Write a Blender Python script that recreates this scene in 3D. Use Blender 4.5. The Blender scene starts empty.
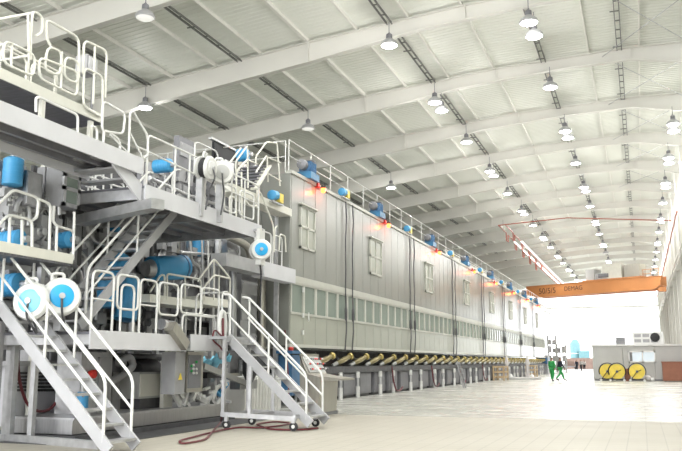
import bpy, bmesh, math, random
from mathutils import Vector, Matrix
random.seed(7)
C = bpy.context.scene.collection
PI = math.pi
# ------------------------------------------------------------------ camera
EYE = 1.45; YAW = math.radians(20.349); PITCH = math.radians(9.683); FPX = 800.0
cam = bpy.data.cameras.new('camera'); camo = bpy.data.objects.new('camera', cam); C.objects.link(camo)
camo.location = (0, 0, EYE); camo.rotation_euler = (PI/2 + PITCH, 0, YAW)
cam.sensor_fit = 'HORIZONTAL'; cam.sensor_width = 36; cam.lens = 36*FPX/682; cam.clip_end = 600
bpy.context.scene.camera = camo
_R = Matrix.Rotation(YAW, 3, 'Z') @ Matrix.Rotation(PI/2 + PITCH, 3, 'X')
def _ray(px, py): return _R @ Vector(((px-341)/FPX, (225.5-py)/FPX, -1.0))
# measured points of the photograph put on a known plane of the hall
def AX(px, py, X): d = _ray(px, py); return Vector((0, 0, EYE)) + d*(X/d.x)
def AY(px, py, Y): d = _ray(px, py); return Vector((0, 0, EYE)) + d*(Y/d.y)
def AZ(px, py, Z): d = _ray(px, py); return Vector((0, 0, EYE)) + d*((Z-EYE)/d.z)

# ------------------------------------------------------------------ materials
def mat(name, col, rough=.5, metal=0., var=.06, scale=3., bump=0., bscale=40., emit=None, stretch=None, spec=None):
    m = bpy.data.materials.new(name); m.use_nodes = True
    nt = m.node_tree; b = nt.nodes['Principled BSDF']
    b.inputs['Roughness'].default_value = rough; b.inputs['Metallic'].default_value = metal
    if spec is not None: b.inputs['Specular IOR Level'].default_value = spec
    tc = nt.nodes.new('ShaderNodeTexCoord')
    if var:
        n = nt.nodes.new('ShaderNodeTexNoise'); n.inputs['Scale'].default_value = scale; n.inputs['Detail'].default_value = 4
        src = tc.outputs['Object']
        if stretch:
            mp = nt.nodes.new('ShaderNodeMapping'); mp.inputs['Scale'].default_value = stretch
            nt.links.new(src, mp.inputs['Vector']); src = mp.outputs['Vector']
        nt.links.new(src, n.inputs['Vector'])
        r = nt.nodes.new('ShaderNodeValToRGB'); r.color_ramp.elements[0].position = .3; r.color_ramp.elements[1].position = .7
        lo = [max(0, c*(1-var)) for c in col]; hi = [min(1, c*(1+var)) for c in col]
        r.color_ramp.elements[0].color = (*lo, 1); r.color_ramp.elements[1].color = (*hi, 1)
        nt.links.new(n.outputs['Fac'], r.inputs['Fac']); nt.links.new(r.outputs['Color'], b.inputs['Base Color'])
    else:
        b.inputs['Base Color'].default_value = (*col, 1)
    if bump:
        n2 = nt.nodes.new('ShaderNodeTexNoise'); n2.inputs['Scale'].default_value = bscale
        nt.links.new(tc.outputs['Object'], n2.inputs['Vector'])
        bp = nt.nodes.new('ShaderNodeBump'); bp.inputs['Strength'].default_value = bump; bp.inputs['Distance'].default_value = .02
        nt.links.new(n2.outputs['Fac'], bp.inputs['Height']); nt.links.new(bp.outputs['Normal'], b.inputs['Normal'])
    if emit:
        b.inputs['Emission Color'].default_value = (*emit[0], 1); b.inputs['Emission Strength'].default_value = emit[1]
    return m
M = dict(
    white=mat('white_paint', (.70, .70, .69), .4, var=.04),
    fascia=mat('pale_grey_paint', (.62, .62, .65), .45, var=.05, scale=1.5),
    stair=mat('stair_grey_paint', (.40, .40, .415), .45, .1, var=.08),
    blue2=mat('deep_blue_paint', (.03, .17, .33), .4, var=.1),
    cream=mat('cream_paint', (.70, .69, .62), .45, var=.04),
    railw=mat('white_rail_paint', (.70, .70, .68), .35, var=.03),
    steel=mat('galvanised_steel', (.50, .50, .51), .4, .65, var=.16, scale=5),
    brush=mat('stainless_steel', (.44, .44, .45), .28, .85, var=.1, scale=4, stretch=(8, 8, .6)),
    warm=mat('warm_stainless', (.44, .42, .37), .36, .7, var=.08, scale=3, stretch=(6, 6, .6)),
    grey=mat('grey_paint', (.20, .20, .215), .5, var=.1),
    mid=mat('mid_grey_paint', (.34, .34, .35), .5, var=.1),
    tray=mat('dull_tray_steel', (.20, .20, .19), .5, .3, var=.1),
    dark=mat('dark_machinery', (.075, .075, .08), .55, var=.3, scale=4),
    black=mat('black_rubber', (.02, .02, .022), .6, var=.2),
    deck=mat('grating_steel', (.16, .16, .18), .5, .4, var=.25, scale=6, stretch=(.4, 6, 1)),
    blue=mat('blue_paint', (.06, .32, .60), .4, var=.12),
    navy=mat('dark_blue_paint', (.05, .15, .30), .4, var=.12),
    cyan=mat('cyan_plastic', (.02, .38, .75), .35, var=.04),
    sky=mat('light_blue_cloth', (.25, .62, .80), .6, var=.2),
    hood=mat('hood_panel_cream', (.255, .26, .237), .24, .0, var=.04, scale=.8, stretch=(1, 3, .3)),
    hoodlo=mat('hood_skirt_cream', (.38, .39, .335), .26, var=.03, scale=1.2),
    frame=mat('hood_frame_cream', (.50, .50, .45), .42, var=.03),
    roof=mat('roof_sheet', (.82, .83, .77), .5, var=.03, scale=.3),
    rafter=mat('rafter_paint', (.70, .685, .64), .5, var=.03, scale=.5),
    purlin=mat('purlin_paint', (.84, .83, .78), .5, var=.03),
    lens_off=mat('lamp_bell', (.52, .52, .54), .35, .4, var=.05),
    orange=mat('crane_orange', (.55, .23, .08), .45, var=.08, scale=.5),
    yellow=mat('yellow_paint', (.78, .60, .08), .45, var=.1),
    brass=mat('yellow_brass', (.40, .34, .19), .32, .5, var=.2, scale=4),
    flange=mat('dull_yellow_paint', (.50, .40, .14), .4, .3, var=.15),
    red=mat('red_paint', (.60, .03, .02), .4, var=.05),
    pipe=mat('red_pipe_paint', (.42, .12, .08), .45, var=.08),
    hose=mat('dark_red_hose', (.13, .018, .025), .5, var=.1),
    brown=mat('brown_panel', (.28, .11, .065), .5, var=.1),
    wood=mat('pale_timber', (.48, .36, .22), .7, var=.2, scale=6, stretch=(1, 6, 6)),
    cabin=mat('cabin_cladding', (.46, .46, .45), .5, var=.04, scale=.8),
    wallr=mat('wall_cladding', (.50, .52, .47), .5, var=.05, scale=.5),
    text=mat('dark_lettering', (.10, .05, .03), .6, var=0),
    skin=mat('skin', (.30, .16, .10), .5, var=.05), hair=mat('hair', (.012, .01, .01), .6, var=.1),
    green=mat('green_cloth', (.03, .30, .08), .8, var=.15, scale=8), jacket=mat('dark_cloth', (.015, .02, .035), .8, var=.15),
    shirt=mat('white_cloth', (.60, .57, .56), .8, var=.05), ground=mat('pale_concrete', (.66, .65, .62), .8, var=.08, scale=.5),
    brick=mat('dusty_brick_wall', (.17, .115, .095), .85, var=.15, scale=1),
    teal=mat('pale_teal_paint', (.09, .19, .21), .5, var=.1),
    pink=mat('pink_white_plastic', (.80, .66, .64), .5, var=.08),
)
def glass(name, col, rough=.08):
    m = mat(name, col, rough, 0, var=.05, scale=.6); m.node_tree.nodes['Principled BSDF'].inputs['Specular IOR Level'].default_value = .9
    return m
M['pane'] = glass('greenish_pane', (.22, .27, .235))
M['pane2'] = glass('cabin_pane', (.55, .66, .74))
M['clear'] = mat('clear_guard_sheet', (.5, .5, .5), .1, var=0)
M['clear'].node_tree.nodes['Principled BSDF'].inputs['Transmission Weight'].default_value = .8
M['lamp'] = mat('lit_lamp_lens', (.9, .9, .9), .4, var=0, emit=((1, 1, .98), 9.0))
M['lampdim'] = mat('dim_lamp_lens', (.6, .6, .6), .4, var=0, emit=((1, .98, .9), .25))
M['beacon'] = mat('lit_orange_lens', (.9, .2, .02), .3, var=0, emit=((1, .10, .02), 5.0))
M['panel'] = mat('translucent_wall_sheet', (.9, .9, .9), .5, var=0)
_nt = M['panel'].node_tree; _tr = _nt.nodes.new('ShaderNodeBsdfTranslucent'); _tr.inputs['Color'].default_value = (.9, .92, .92, 1)
_mx = _nt.nodes.new('ShaderNodeMixShader'); _mx.inputs['Fac'].default_value = .55
_nt.links.new(_nt.nodes['Principled BSDF'].outputs[0], _mx.inputs[1]); _nt.links.new(_tr.outputs[0], _mx.inputs[2]); _nt.links.new(_mx.outputs[0], _nt.nodes['Material Output'].inputs['Surface'])
M['tube'] = mat('lit_white_tube', (.9, .9, .9), .4, var=0, emit=((1, .98, .95), 2.2))
def floor_mat(name, col, rough, tiles):
    m = mat(name, col, rough, 0, var=.05, scale=.25); nt = m.node_tree; b = nt.nodes['Principled BSDF']
    ramp = [n for n in nt.nodes if n.type == 'VALTORGB'][0]
    tc = [n for n in nt.nodes if n.type == 'TEX_COORD'][0]
    br = nt.nodes.new('ShaderNodeTexBrick'); br.offset = 0; br.inputs['Scale'].default_value = 1
    br.inputs['Brick Width'].default_value = tiles; br.inputs['Row Height'].default_value = tiles
    br.inputs['Mortar Size'].default_value = .012; br.inputs['Mortar Smooth'].default_value = .3
    br.inputs['Mortar'].default_value = tuple(c*.80 for c in col)+(1,)
    nt.links.new(tc.outputs['Object'], br.inputs['Vector'])
    nt.links.new(ramp.outputs['Color'], br.inputs['Color1']); nt.links.new(ramp.outputs['Color'], br.inputs['Color2'])
    nt.links.new(br.outputs['Color'], b.inputs['Base Color'])
    n = nt.nodes.new('ShaderNodeTexNoise'); n.inputs['Scale'].default_value = .6; n.inputs['Detail'].default_value = 5
    mp = nt.nodes.new('ShaderNodeMapping'); mp.inputs['Scale'].default_value = (.5, 1.6, 1)
    nt.links.new(tc.outputs['Object'], mp.inputs['Vector']); nt.links.new(mp.outputs['Vector'], n.inputs['Vector'])
    mr = nt.nodes.new('ShaderNodeMapRange'); mr.inputs['To Min'].default_value = max(.03, rough-.12); mr.inputs['To Max'].default_value = rough+.15
    nt.links.new(n.outputs['Fac'], mr.inputs['Value']); nt.links.new(mr.outputs['Result'], b.inputs['Roughness'])
    return m
M['tile'] = floor_mat('cream_floor_tile', (.42, .395, .335), .55, .33)
M['screed'] = floor_mat('smooth_pale_floor', (.47, .47, .43), .25, 1.2)

# ------------------------------------------------------------------ mesh building
ORG = {}
class MB:
    def __init__(s): s.v = []; s.f = []
    def add(s, vs, fs):
        o = len(s.v); s.v += [tuple(v) for v in vs]; s.f += [tuple(i+o for i in f) for f in fs]; return s
    def box(s, x0, x1, y0, y1, z0, z1):
        if x0 > x1: x0, x1 = x1, x0
        if y0 > y1: y0, y1 = y1, y0
        if z0 > z1: z0, z1 = z1, z0
        return s.add([(x0,y0,z0),(x1,y0,z0),(x1,y1,z0),(x0,y1,z0),(x0,y0,z1),(x1,y0,z1),(x1,y1,z1),(x0,y1,z1)],
              [(0,3,2,1),(4,5,6,7),(0,1,5,4),(1,2,6,5),(2,3,7,6),(3,0,4,7)])
    def bar(s, p, q, w, h, up=(0,0,1)):
        p = Vector(p); q = Vector(q); d = (q-p).normalized(); u = Vector(up)
        if abs(d.dot(u)) > .99: u = Vector((0,1,0))
        r = d.cross(u).normalized()*(w/2); u = r.cross(d).normalized()*(h/2)
        vs = [c+a*r+b*u for c in (p, q) for a, b in ((-1,-1),(1,-1),(1,1),(-1,1))]
        return s.add(vs, [(0,3,2,1),(4,5,6,7),(0,1,5,4),(1,2,6,5),(2,3,7,6),(3,0,4,7)])
    def rings(s, cs, n, closed=False, cap=True):
        # cs: list of (centre, axis_u, axis_v) with radii baked into the axes
        o = len(s.v); k = len(cs)
        for c, u, v in cs:
            for i in range(n):
                a = 2*PI*i/n; s.v.append(tuple(c + u*math.cos(a) + v*math.sin(a)))
        for j in range(k if closed else k-1):
            for i in range(n):
                a = o+j*n+i; b = o+j*n+(i+1) % n; j2 = (j+1) % k
                s.f.append((a, b, o+j2*n+(i+1) % n, o+j2*n+i))
        if cap and not closed:
            s.f.append(tuple(o+i for i in reversed(range(n)))); s.f.append(tuple(o+(k-1)*n+i for i in range(n)))
        return s
    def cyl(s, p, q, r, r2=None, n=14): return s.lathe([(0, r), ((Vector(q)-Vector(p)).length, r if r2 is None else r2)], p, Vector(q)-Vector(p), n)
    def lathe(s, prof, org, axis=(0,0,1), n=16):
        d = Vector(axis).normalized(); u = d.cross(Vector((0,0,1)) if abs(d.z) < .9 else Vector((1,0,0))).normalized(); v = d.cross(u)
        return s.rings([(Vector(org)+d*h, u*r, v*r) for h, r in prof], n)
    def tube(s, pts, r, n=8, fil=0., closed=False):
        pts = [Vector(p) for p in pts]
        if fil:
            out = []; m = len(pts)
            for i, p in enumerate(pts):
                if not closed and i in (0, m-1): out.append(p); continue
                a = pts[i-1]; b = pts[(i+1) % m]; da = (a-p); db = (b-p)
                if da.length < 1e-6 or db.length < 1e-6: continue
                f = min(fil, da.length*.45, db.length*.45); da.normalize(); db.normalize()
                if da.dot(db) < -.995: out.append(p); continue
                A = p+da*f; B = p+db*f
                for t in (0, .33, .67, 1): out.append(A*(1-t)**2 + p*2*t*(1-t) + B*t*t)
            pts = out
        m = len(pts); cs = []; prev = None
        for i, p in enumerate(pts):
            if closed: d = pts[(i+1) % m]-pts[i-1]
            else: d = pts[min(i+1, m-1)]-pts[max(i-1, 0)]
            if d.length < 1e-9: d = Vector((0,0,1))
            d.normalize()
            if prev is None:
                u = d.cross(Vector((0,0,1)) if abs(d.z) < .9 else Vector((1,0,0))).normalized()
            else:
                u = prev - d*prev.dot(d)
                u = u.normalized() if u.length > 1e-6 else d.cross(Vector((1,0,0))).normalized()
            prev = u; cs.append((p, u*r, d.cross(u)*r))
        return s.rings(cs, n, closed)
    def prism(s, poly, vec):
        n = len(poly); v = Vector(vec); P = [Vector(p) for p in poly]
        s.add(P+[p+v for p in P], [tuple(reversed(range(n))), tuple(range(n, 2*n))] + [(i, (i+1) % n, n+(i+1) % n, n+i) for i in range(n)])
        return s
    def ball(s, c, r, n=12, sq=(1,1,1)):
        c = Vector(c); k = 7
        return s.rings([(c+Vector((0,0,math.cos(PI*(i+.02)/(k-1+.04))*r*sq[2])), Vector((1,0,0))*r*sq[0]*max(.02,math.sin(PI*i/(k-1))), Vector((0,1,0))*r*sq[1]*max(.02,math.sin(PI*i/(k-1)))) for i in range(k)], n)
    def build(s, name, m, parent=None, label=None, smooth=True):
        me = bpy.data.meshes.new(name); org = Vector((0,0,0)); p = parent
        while p is not None: org += p.location; p = p.parent
        me.from_pydata([tuple(Vector(v)-org) for v in s.v], [], s.f); me.update()
        bm = bmesh.new(); bm.from_mesh(me); bmesh.ops.recalc_face_normals(bm, faces=bm.faces); bm.to_mesh(me); bm.free()
        if smooth: me.shade_smooth(); me.set_sharp_from_angle(angle=.7)
        me.materials.append(M[m] if isinstance(m, str) else m)
        o = bpy.data.objects.new(name, me); C.objects.link(o)
        if parent: o.parent = parent
        if label: o['label'] = label
        return o
def _each(s, name, m, parent=None, label=None):
    par = list(range(len(s.v)))
    def find(i):
        while par[i] != i: par[i] = par[par[i]]; i = par[i]
        return i
    for f in s.f:
        for i in f[1:]: par[find(i)] = find(f[0])
    groups = {}
    for f in s.f: groups.setdefault(find(f[0]), []).append(f)
    for fs in groups.values():
        ids = sorted({i for f in fs for i in f}); mp = {i: j for j, i in enumerate(ids)}; q = MB()
        q.v = [s.v[i] for i in ids]; q.f = [tuple(mp[i] for i in f) for f in fs]; q.build(name, m, parent, label)
MB.build_each = _each
def tag(o, label, cat, group=None, kind=None):
    o['label'] = label; o['category'] = cat
    if group: o['group'] = group
    if kind: o['kind'] = kind
    return o
def thing(name, label, cat, loc=(0,0,0), group=None):
    o = bpy.data.objects.new(name, None); C.objects.link(o); o.location = loc; o.empty_display_size = .2
    return tag(o, label, cat, group)
def struct(name, mb, m, label, cat):
    o = mb.build(name, m); o['label'] = label; o['category'] = cat; o['kind'] = 'structure'; return o
def dup(root, loc, label=None, rotz=None):
    def cp(o, par):
        c = o.copy(); C.objects.link(c)
        if par: c.parent = par
        for ch in kids[o.name]: cp(ch, c)
        return c
    kids = {}
    def walk(o):
        kids[o.name] = list(o.children)
        for ch in o.children: walk(ch)
    walk(root); r = cp(root, None); r.location = loc
    if rotz is not None: r.rotation_euler = (0, 0, rotz)
    if label: r['label'] = label
    return r
ORD = ['nearest','second','third','fourth','fifth','sixth','seventh','eighth','ninth','tenth','eleventh','twelfth','thirteenth','fourteenth','fifteenth','sixteenth','seventeenth','eighteenth','nineteenth','twentieth']
ORD += ['twenty-'+w for w in ['first','second','third','fourth','fifth','sixth','seventh','eighth','ninth']] + ['thirtieth'] + ['thirty-'+w for w in ['first','second','third','fourth','fifth','sixth','seventh','eighth','ninth']]
def nth(i): return ORD[i] if i == 0 else ORD[i]+' nearest'

# ------------------------------------------------------------------ light
W = bpy.data.worlds.new('sky'); bpy.context.scene.world = W; W.use_nodes = True
W.node_tree.nodes['Background'].inputs['Color'].default_value = (.97, .985, 1, 1)
W.node_tree.nodes['Background'].inputs['Strength'].default_value = 2.2
vs = bpy.context.scene.view_settings
vs.view_transform = 'Standard'; vs.look = 'None'; vs.gamma = 1; vs.use_curve_mapping = False; vs.exposure = 1.3

# ------------------------------------------------------------------ setting
YE = 150.0; XR = 3.7; XL = -36.0; YS = 21.6
def quad(x0, x1, y0, y1, z): return MB().add([(x0,y0,z),(x1,y0,z),(x1,y1,z),(x0,y1,z)], [(0,1,2,3)])
struct('floor', MB().box(XL, XR+.5, -12, YS, -.2, 0), 'tile', 'cream tiled floor with thin joints in the foreground', 'floor')
struct('floor_screed', MB().box(XL, XR+.5, YS, YE+8, -.2, 0), 'screed', 'smooth shiny pale floor beyond the tiled strip', 'floor')
struct('ground', MB().box(-90, 70, YE+8, 330, -.3, -.02), 'ground', 'bright pale ground outside the far opening', 'ground')
TOP = [(-36,13.2),(-25.7,14.95),(-13.9,16.3),(-6.4,16.95),(.4,17.2),(3.9,17.1)]
BOT = [(-36,12.3),(-22.6,14.2),(-13.8,15.3),(-8.6,16.1),(-3.2,16.5),(.4,16.55),(3.7,15.95)]
def itp(P, x):
    for (a, b), (c, d) in zip(P, P[1:]):
        if x <= c: return b+(d-b)*(x-a)/(c-a)
    return P[-1][1]
# corrugated roof sheeting, ribs running down the slope
rb = MB(); y = -12.0; ys = []
while y < YE+2:
    ys += [(y,0), (y+.20,0), (y+.225,.022), (y+.295,.022)]; y += .32
for (xa, za), (xb, zb) in zip(TOP, TOP[1:]):
    o = len(rb.v)
    for yy, dz in ys: rb.v += [(xa, yy, za+.18+dz), (xb, yy, zb+.18+dz)]
    for i in range(len(ys)-1): rb.f.append((o+2*i, o+2*i+1, o+2*i+3, o+2*i+2))
    rb.add([(xa,-12,za+.4),(xb,-12,zb+.4),(xb,YE+2,zb+.4),(xa,YE+2,za+.4)], [(0,1,2,3)])
struct('ceiling', rb, 'roof', 'pale corrugated metal roof sheeting', 'ceiling')
RY = [33.0+8.28*k for k in range(-3, 15)]
for k, yy in enumerate(RY):
    mb = MB(); P = [(x, yy, z) for x, z in TOP]; B = [(x, yy, z) for x, z in reversed(BOT)]
    mb.prism([(p[0], yy-.012, p[2]) for p in P+B], (0, .024, 0))
    for L, s in ((TOP, -1), (BOT, 1)):
        for (xa, za), (xb, zb) in zip(L, L[1:]):
            mb.prism([(xa, yy-.15, za), (xb, yy-.15, zb), (xb, yy-.15, zb+s*.03), (xa, yy-.15, za+s*.03)], (0, .3, 0))
    for x in (-13.85, -6.4, .4): mb.box(x-.015, x+.015, yy-.13, yy+.13, itp(BOT, x), itp(TOP, x))
    struct('trim_%d' % (k+1), mb, 'rafter', 'cream steel roof rafter, %s to the camera' % nth(k), 'roof rafter')
x = -13.9-2.45*8; k = len(RY)
while x < 3.6:
    mb = MB(); z = itp(TOP, x); wd = .16 if abs(x+13.9) < .1 else .07
    mb.box(x-wd/2, x+wd/2, -12, YE, z+.0, z+.18); k += 1
    struct('trim_%d' % k, mb, 'purlin', 'cream purlin under the roof sheets, %.1f m left of the right wall' % (XR-x), 'purlin'); x += 2.45
# right wall with columns, end wall with the big opening, left wall
mb = MB(); y = -11.8; prof = []
while y < YE: prof += [(y, 0), (y+.5, 0), (y+.55, .06), (y+.75, .06)]; y += .8
for (a, da), (b, db) in zip(prof, prof[1:]): mb.add([(XR+.3-da, a, 0), (XR+.3-db, b, 0), (XR+.3-db, b, 17), (XR+.3-da, a, 17)], [(0,1,2,3)])
mb.box(XR+.35, XR+.5, -11.8, YE, 0, 17)
struct('wall_right', mb, 'wallr', 'pale ribbed metal cladding wall on the right side of the hall', 'wall')
for j, yy in enumerate(RY):
    if yy < 16: continue
    mb = MB(); mb.box(XR-.5, XR-.46, yy-.2, yy+.2, 0, 16); mb.box(XR+.2, XR+.24, yy-.2, yy+.2, 0, 16); mb.box(XR-.46, XR+.2, yy-.015, yy+.015, 0, 16)
    mb.box(XR-.1, XR+.2, yy+4.04, yy+4.24, 0, 16)
    k += 1; struct('trim_%d' % k, mb, 'rafter', 'pale steel wall column on the right, %s to the camera' % nth(j), 'wall column')
for j, z in enumerate((2.6, 4.6, 6.6, 8.6, 12.6, 14.6)):
    k += 1; struct('trim_%d' % k, MB().box(XR+.1, XR+.23, -11.8, YE, z, z+.14), 'rafter', 'horizontal wall girt on the right wall, %s from the floor' % ORD[j].replace('nearest','first'), 'wall girt')
struct('wall_back', MB().add([(XL,YE,0),(-16,YE,0),(-16,YE,11),(XR-.2,YE,11),(XR-.2,YE,0),(XR+.4,YE,0),(XR+.4,YE,18),(XL,YE,18)], [(0,1,2,7),(2,3,6,7),(3,4,5,6)]), 'panel', 'white translucent end wall above the great open doorway', 'wall')
struct('trim_%d' % (k+1), MB().box(-16, XR, YE-.15, YE, 10.9, 11.2), 'rafter', 'pale steel lintel over the open doorway', 'door lintel')
struct('wall_left', MB().box(XL-.3, XL, -5, YE, 0, 15), 'wallr', 'pale side wall beyond the machine', 'wall')

# ------------------------------------------------------------------ roof services
TRX = [(AZ(px, py, z).x, nm) for px, py, z, nm in ((144, 86, 15.1, 'leftmost'), (239, 62, 15.8, 'second from the left'), (433, 85, 16.45, 'above the machine front'), (545, 67, 17.0, 'above the middle of the aisle'), (620, 60, 17.1, 'rightmost'))]
for x, nm in TRX:
    t = thing('cable_tray', 'dark ladder cable tray along the roof, ' + nm, 'cable tray', (x, 16, itp(TOP, x)-.05), 'ladder cable trays under the roof')
    z = itp(TOP, x)-.02; wd = .11; mb = MB(); rg = MB()
    for s in (-1, 1): mb.box(x+s*wd-.02, x+s*wd+.02, 16, YE, z-.05, z+.05)
    yy = 16.5
    while yy < YE: rg.box(x-.3 if int(yy) % 4 == 0 else x-wd, x+wd, yy, yy+.04, z-.05, z-.0); yy += 1.1
    mb.build_each('side_rail', 'tray', t); rg.build('rung', 'tray', t)['kind'] = 'stuff'
def make_lamp(lit=True):
    t = thing('pendant_lamp', 'x', 'lamp', (0,0,0), 'high bay lamps under the roof')
    MB().lathe([(0,.35),(.03,.375),(.16,.34),(.27,.20),(.32,.14)], (0,0,0), n=20).build('reflector', 'lens_off', t)
    MB().lathe([(.30,.13),(.32,.14),(.52,.13),(.55,.08),(.62,.02)], (0,0,0), n=14).build('ballast', 'grey', t)
    MB().lathe([(-.06,.14),(-.04,.27),(.005,.34)], (0,0,0), n=20).build('lens', 'lamp' if lit else 'lampdim', t)
    MB().cyl((0,0,.6), (0,0,1.1), .018, n=6).build('stem', 'grey', t)
    if lit:
        for nm, kind, w, dz in (('lamp_light', 'SPOT', LAMP_W, -.15), ('lamp_spill', 'POINT', SPILL_W, -.32)):
            L = bpy.data.lights.new(nm, kind); L.energy = w; L.color = (1, .99, .97); L.shadow_soft_size = .25
            if kind == 'SPOT': L.spot_size = 2.75; L.spot_blend = .7
            o = bpy.data.objects.new(nm, L); C.objects.link(o); o.parent = t; o.location = (0,0,dz)
    return t
LAMP_W = 265; SPILL_W = 60
lamps = []
def spots():
    for k in range(-5, 14):
        y = 31.64+8.28*k
        yield (-9.5, y, 15.0, 'the row over the machine front', k % 2 == 1 and k > -2, True)
        yield (-3.5, y-.3, 15.0, 'the middle roof row', k % 2 == 0 and k > -2, k != 9)
        if k >= 2 or k < -1: yield (2.5, y+.4, 15.0, 'the row beside the right wall', k in (2, 3, 4, 6, 8), True)
cnt = {}
LP = make_lamp(True); LD = make_lamp(False); used = {True: False, False: False}
def put_lamp(x, y, z, row, lit, twin=''):
    i = cnt.get((row, twin), 0); cnt[(row, twin)] = i+1
    lab = ('lit' if lit else 'unlit') + ' bay lamp, %s in %s%s' % (nth(i), row, twin)
    src = LP if lit else LD
    if not used[lit]: used[lit] = True; src.location = (x, y, z); src['label'] = lab
    else: dup(src, (x, y, z), lab)
for x, y, z, row, tw, lit in spots():
    put_lamp(x, y, z, row, lit)
    if tw: put_lamp(x+.05, y+1.35, z-.05, row, lit, ', rear of a pair')
for k, (px, py) in enumerate(((145, 17), (308, 128), (391, 187))):
    p = AZ(px, py+1, 14.2); put_lamp(p.x, p.y, 14.2, 'the row over the hood roof', k == 2)
p = AZ(145, 108, 14.0); put_lamp(p.x, p.y, 14.0, 'the row far left over the press section', True)
# sprinkler pipes with expansion loops, bright trunking, cross bracing
t = thing('sprinkler_pipe', 'red sprinkler main with stepped bends running to the crane on the left', 'pipe', (-12.6, 79, 14.8))
mb = MB()
for dx in (0, .7):
    pts = [(-12.6+dx, 79, 14.85)]; y = 79.; z = 14.85
    for s in range(5):
        pts += [(-12.6+dx, y+5, z), (-12.6+dx, y+5, z-.8), (-12.6+dx, y+6.2, z-.8), (-12.6+dx, y+6.2, z-.1)]; y += 6.2; z -= .1
    pts.append((-12.6+dx, YE-2, z)); mb.tube(pts, .06, 8)
mb.build('main', 'pipe', t)
MB().tube([(-12.6, 79, 14.85), (-6, 79.6, 15.3), (3.4, 80.5, 14.6)], .05, 8).build('cross_pipe', 'pipe', t)
MB().tube([(3.0, 62, 12.2), (3.0, YE-3, 12.2)], .07, 8).build('wall_pipe', 'pipe', t)
mb = MB()
for i in range(9): mb.cyl((-12.6, 82+i*7.5, 14.8), (-12.6, 82+i*7.5, 15.9), .02, n=6)
mb.build_each('hanger', 'grey', t)
for dx, nm in ((.25, 'left one of the pair'), (1.0, 'right one of the pair')):
    y0 = 88
    t = thing('light_trunking', 'long white lit fluorescent trunking by the red pipes, ' + nm, 'strip light', (-12.6+dx, y0, 14.5))
    MB().box(-12.6+dx-.08, -12.6+dx+.08, y0, YE-4, 14.46, 14.56).build('channel', 'white', t)
    MB().box(-12.6+dx-.05, -12.6+dx+.05, y0, YE-4, 14.40, 14.455).build('tube', 'tube', t)
t = thing('light_trunking', 'long white lit trunking high on the right wall', 'strip light', (2.7, 78, 12))
MB().box(2.62, 2.78, 78, YE-4, 11.86, 11.96).build('channel', 'white', t); MB().box(2.65, 2.75, 78, YE-4, 11.8, 11.855).build('tube', 'tube', t)
for j in range(2, 8):
    a, b = RY[j], RY[j+1]
    mb = MB(); mb.cyl((-1.0, a, 16.9), (3.6, b, 16.7), .02, n=6); mb.cyl((-1.0, b, 16.9), (3.6, a, 16.7), .02, n=6)
    tag(mb.build('brace_rod', 'steel'), 'thin crossed brace rods by the right eave, %s roof bay' % nth(j-2), 'brace rods', 'crossed brace rods under the roof')

# ------------------------------------------------------------------ dryer hood
HX = -11.2; HY0 = 25.2; HY1 = 103.0; HB = 8.0
hood = thing('dryer_hood', 'long cream panelled dryer hood with a band of windows', 'dryer hood', (HX, HY0, 2))
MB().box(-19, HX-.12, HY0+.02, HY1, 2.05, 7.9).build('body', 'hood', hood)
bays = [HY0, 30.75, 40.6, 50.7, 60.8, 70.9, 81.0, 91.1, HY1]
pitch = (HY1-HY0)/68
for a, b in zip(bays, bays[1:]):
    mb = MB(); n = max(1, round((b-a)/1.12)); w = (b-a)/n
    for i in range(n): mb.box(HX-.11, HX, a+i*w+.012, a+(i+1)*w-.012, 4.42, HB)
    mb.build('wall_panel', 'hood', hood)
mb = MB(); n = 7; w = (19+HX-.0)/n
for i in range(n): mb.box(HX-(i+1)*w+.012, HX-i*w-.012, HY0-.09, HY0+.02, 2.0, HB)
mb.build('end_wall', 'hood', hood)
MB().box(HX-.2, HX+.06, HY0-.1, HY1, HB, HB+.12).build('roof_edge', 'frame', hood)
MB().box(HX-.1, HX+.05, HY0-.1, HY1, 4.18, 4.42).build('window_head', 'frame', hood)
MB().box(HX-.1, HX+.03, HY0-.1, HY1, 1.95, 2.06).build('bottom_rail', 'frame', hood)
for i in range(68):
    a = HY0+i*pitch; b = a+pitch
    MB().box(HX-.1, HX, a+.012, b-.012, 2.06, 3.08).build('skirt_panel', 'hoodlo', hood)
    f = MB(); f.box(HX-.1, HX+.03, a, a+.07, 3.08, 4.18); f.box(HX-.1, HX+.03, b-.07, b, 3.08, 4.18); f.box(HX-.1, HX+.03, a+.07, b-.07, 3.08, 3.16); f.box(HX-.1, HX+.03, a+.07, b-.07, 4.12, 4.18)
    fo = f.build('window_frame', 'frame', hood)
    MB().box(HX-.06, HX-.03, a+.06, b-.06, 3.15, 4.13).build('pane', 'pane', fo)
for yc, w, zb, zt in [(26.6, 1.4, 5.45, 7.02)]+[(yy, 1.7, 5.35, 6.98) for yy in (34.7, 44.6, 55.3, 65.5, 75.6, 85.7, 95.8)]:
    f = MB(); a, b = yc-w/2, yc+w/2
    for q in (a, yc-.04, b-.08): f.box(HX, HX+.07, q, q+.08, zb, zt)
    for q in (zb, (zb+zt)/2-.03, zt-.08): f.box(HX, HX+.07, a, b, q, q+.08)
    f.box(HX, HX+.14, a-.05, b+.05, zt, zt+.06)
    fo = f.build('upper_window', 'frame', hood)
    MB().box(HX, HX+.03, a+.05, b-.05, zb+.05, zt-.05).build('pane', 'pane' if 0 else 'hoodlo', fo)
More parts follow.
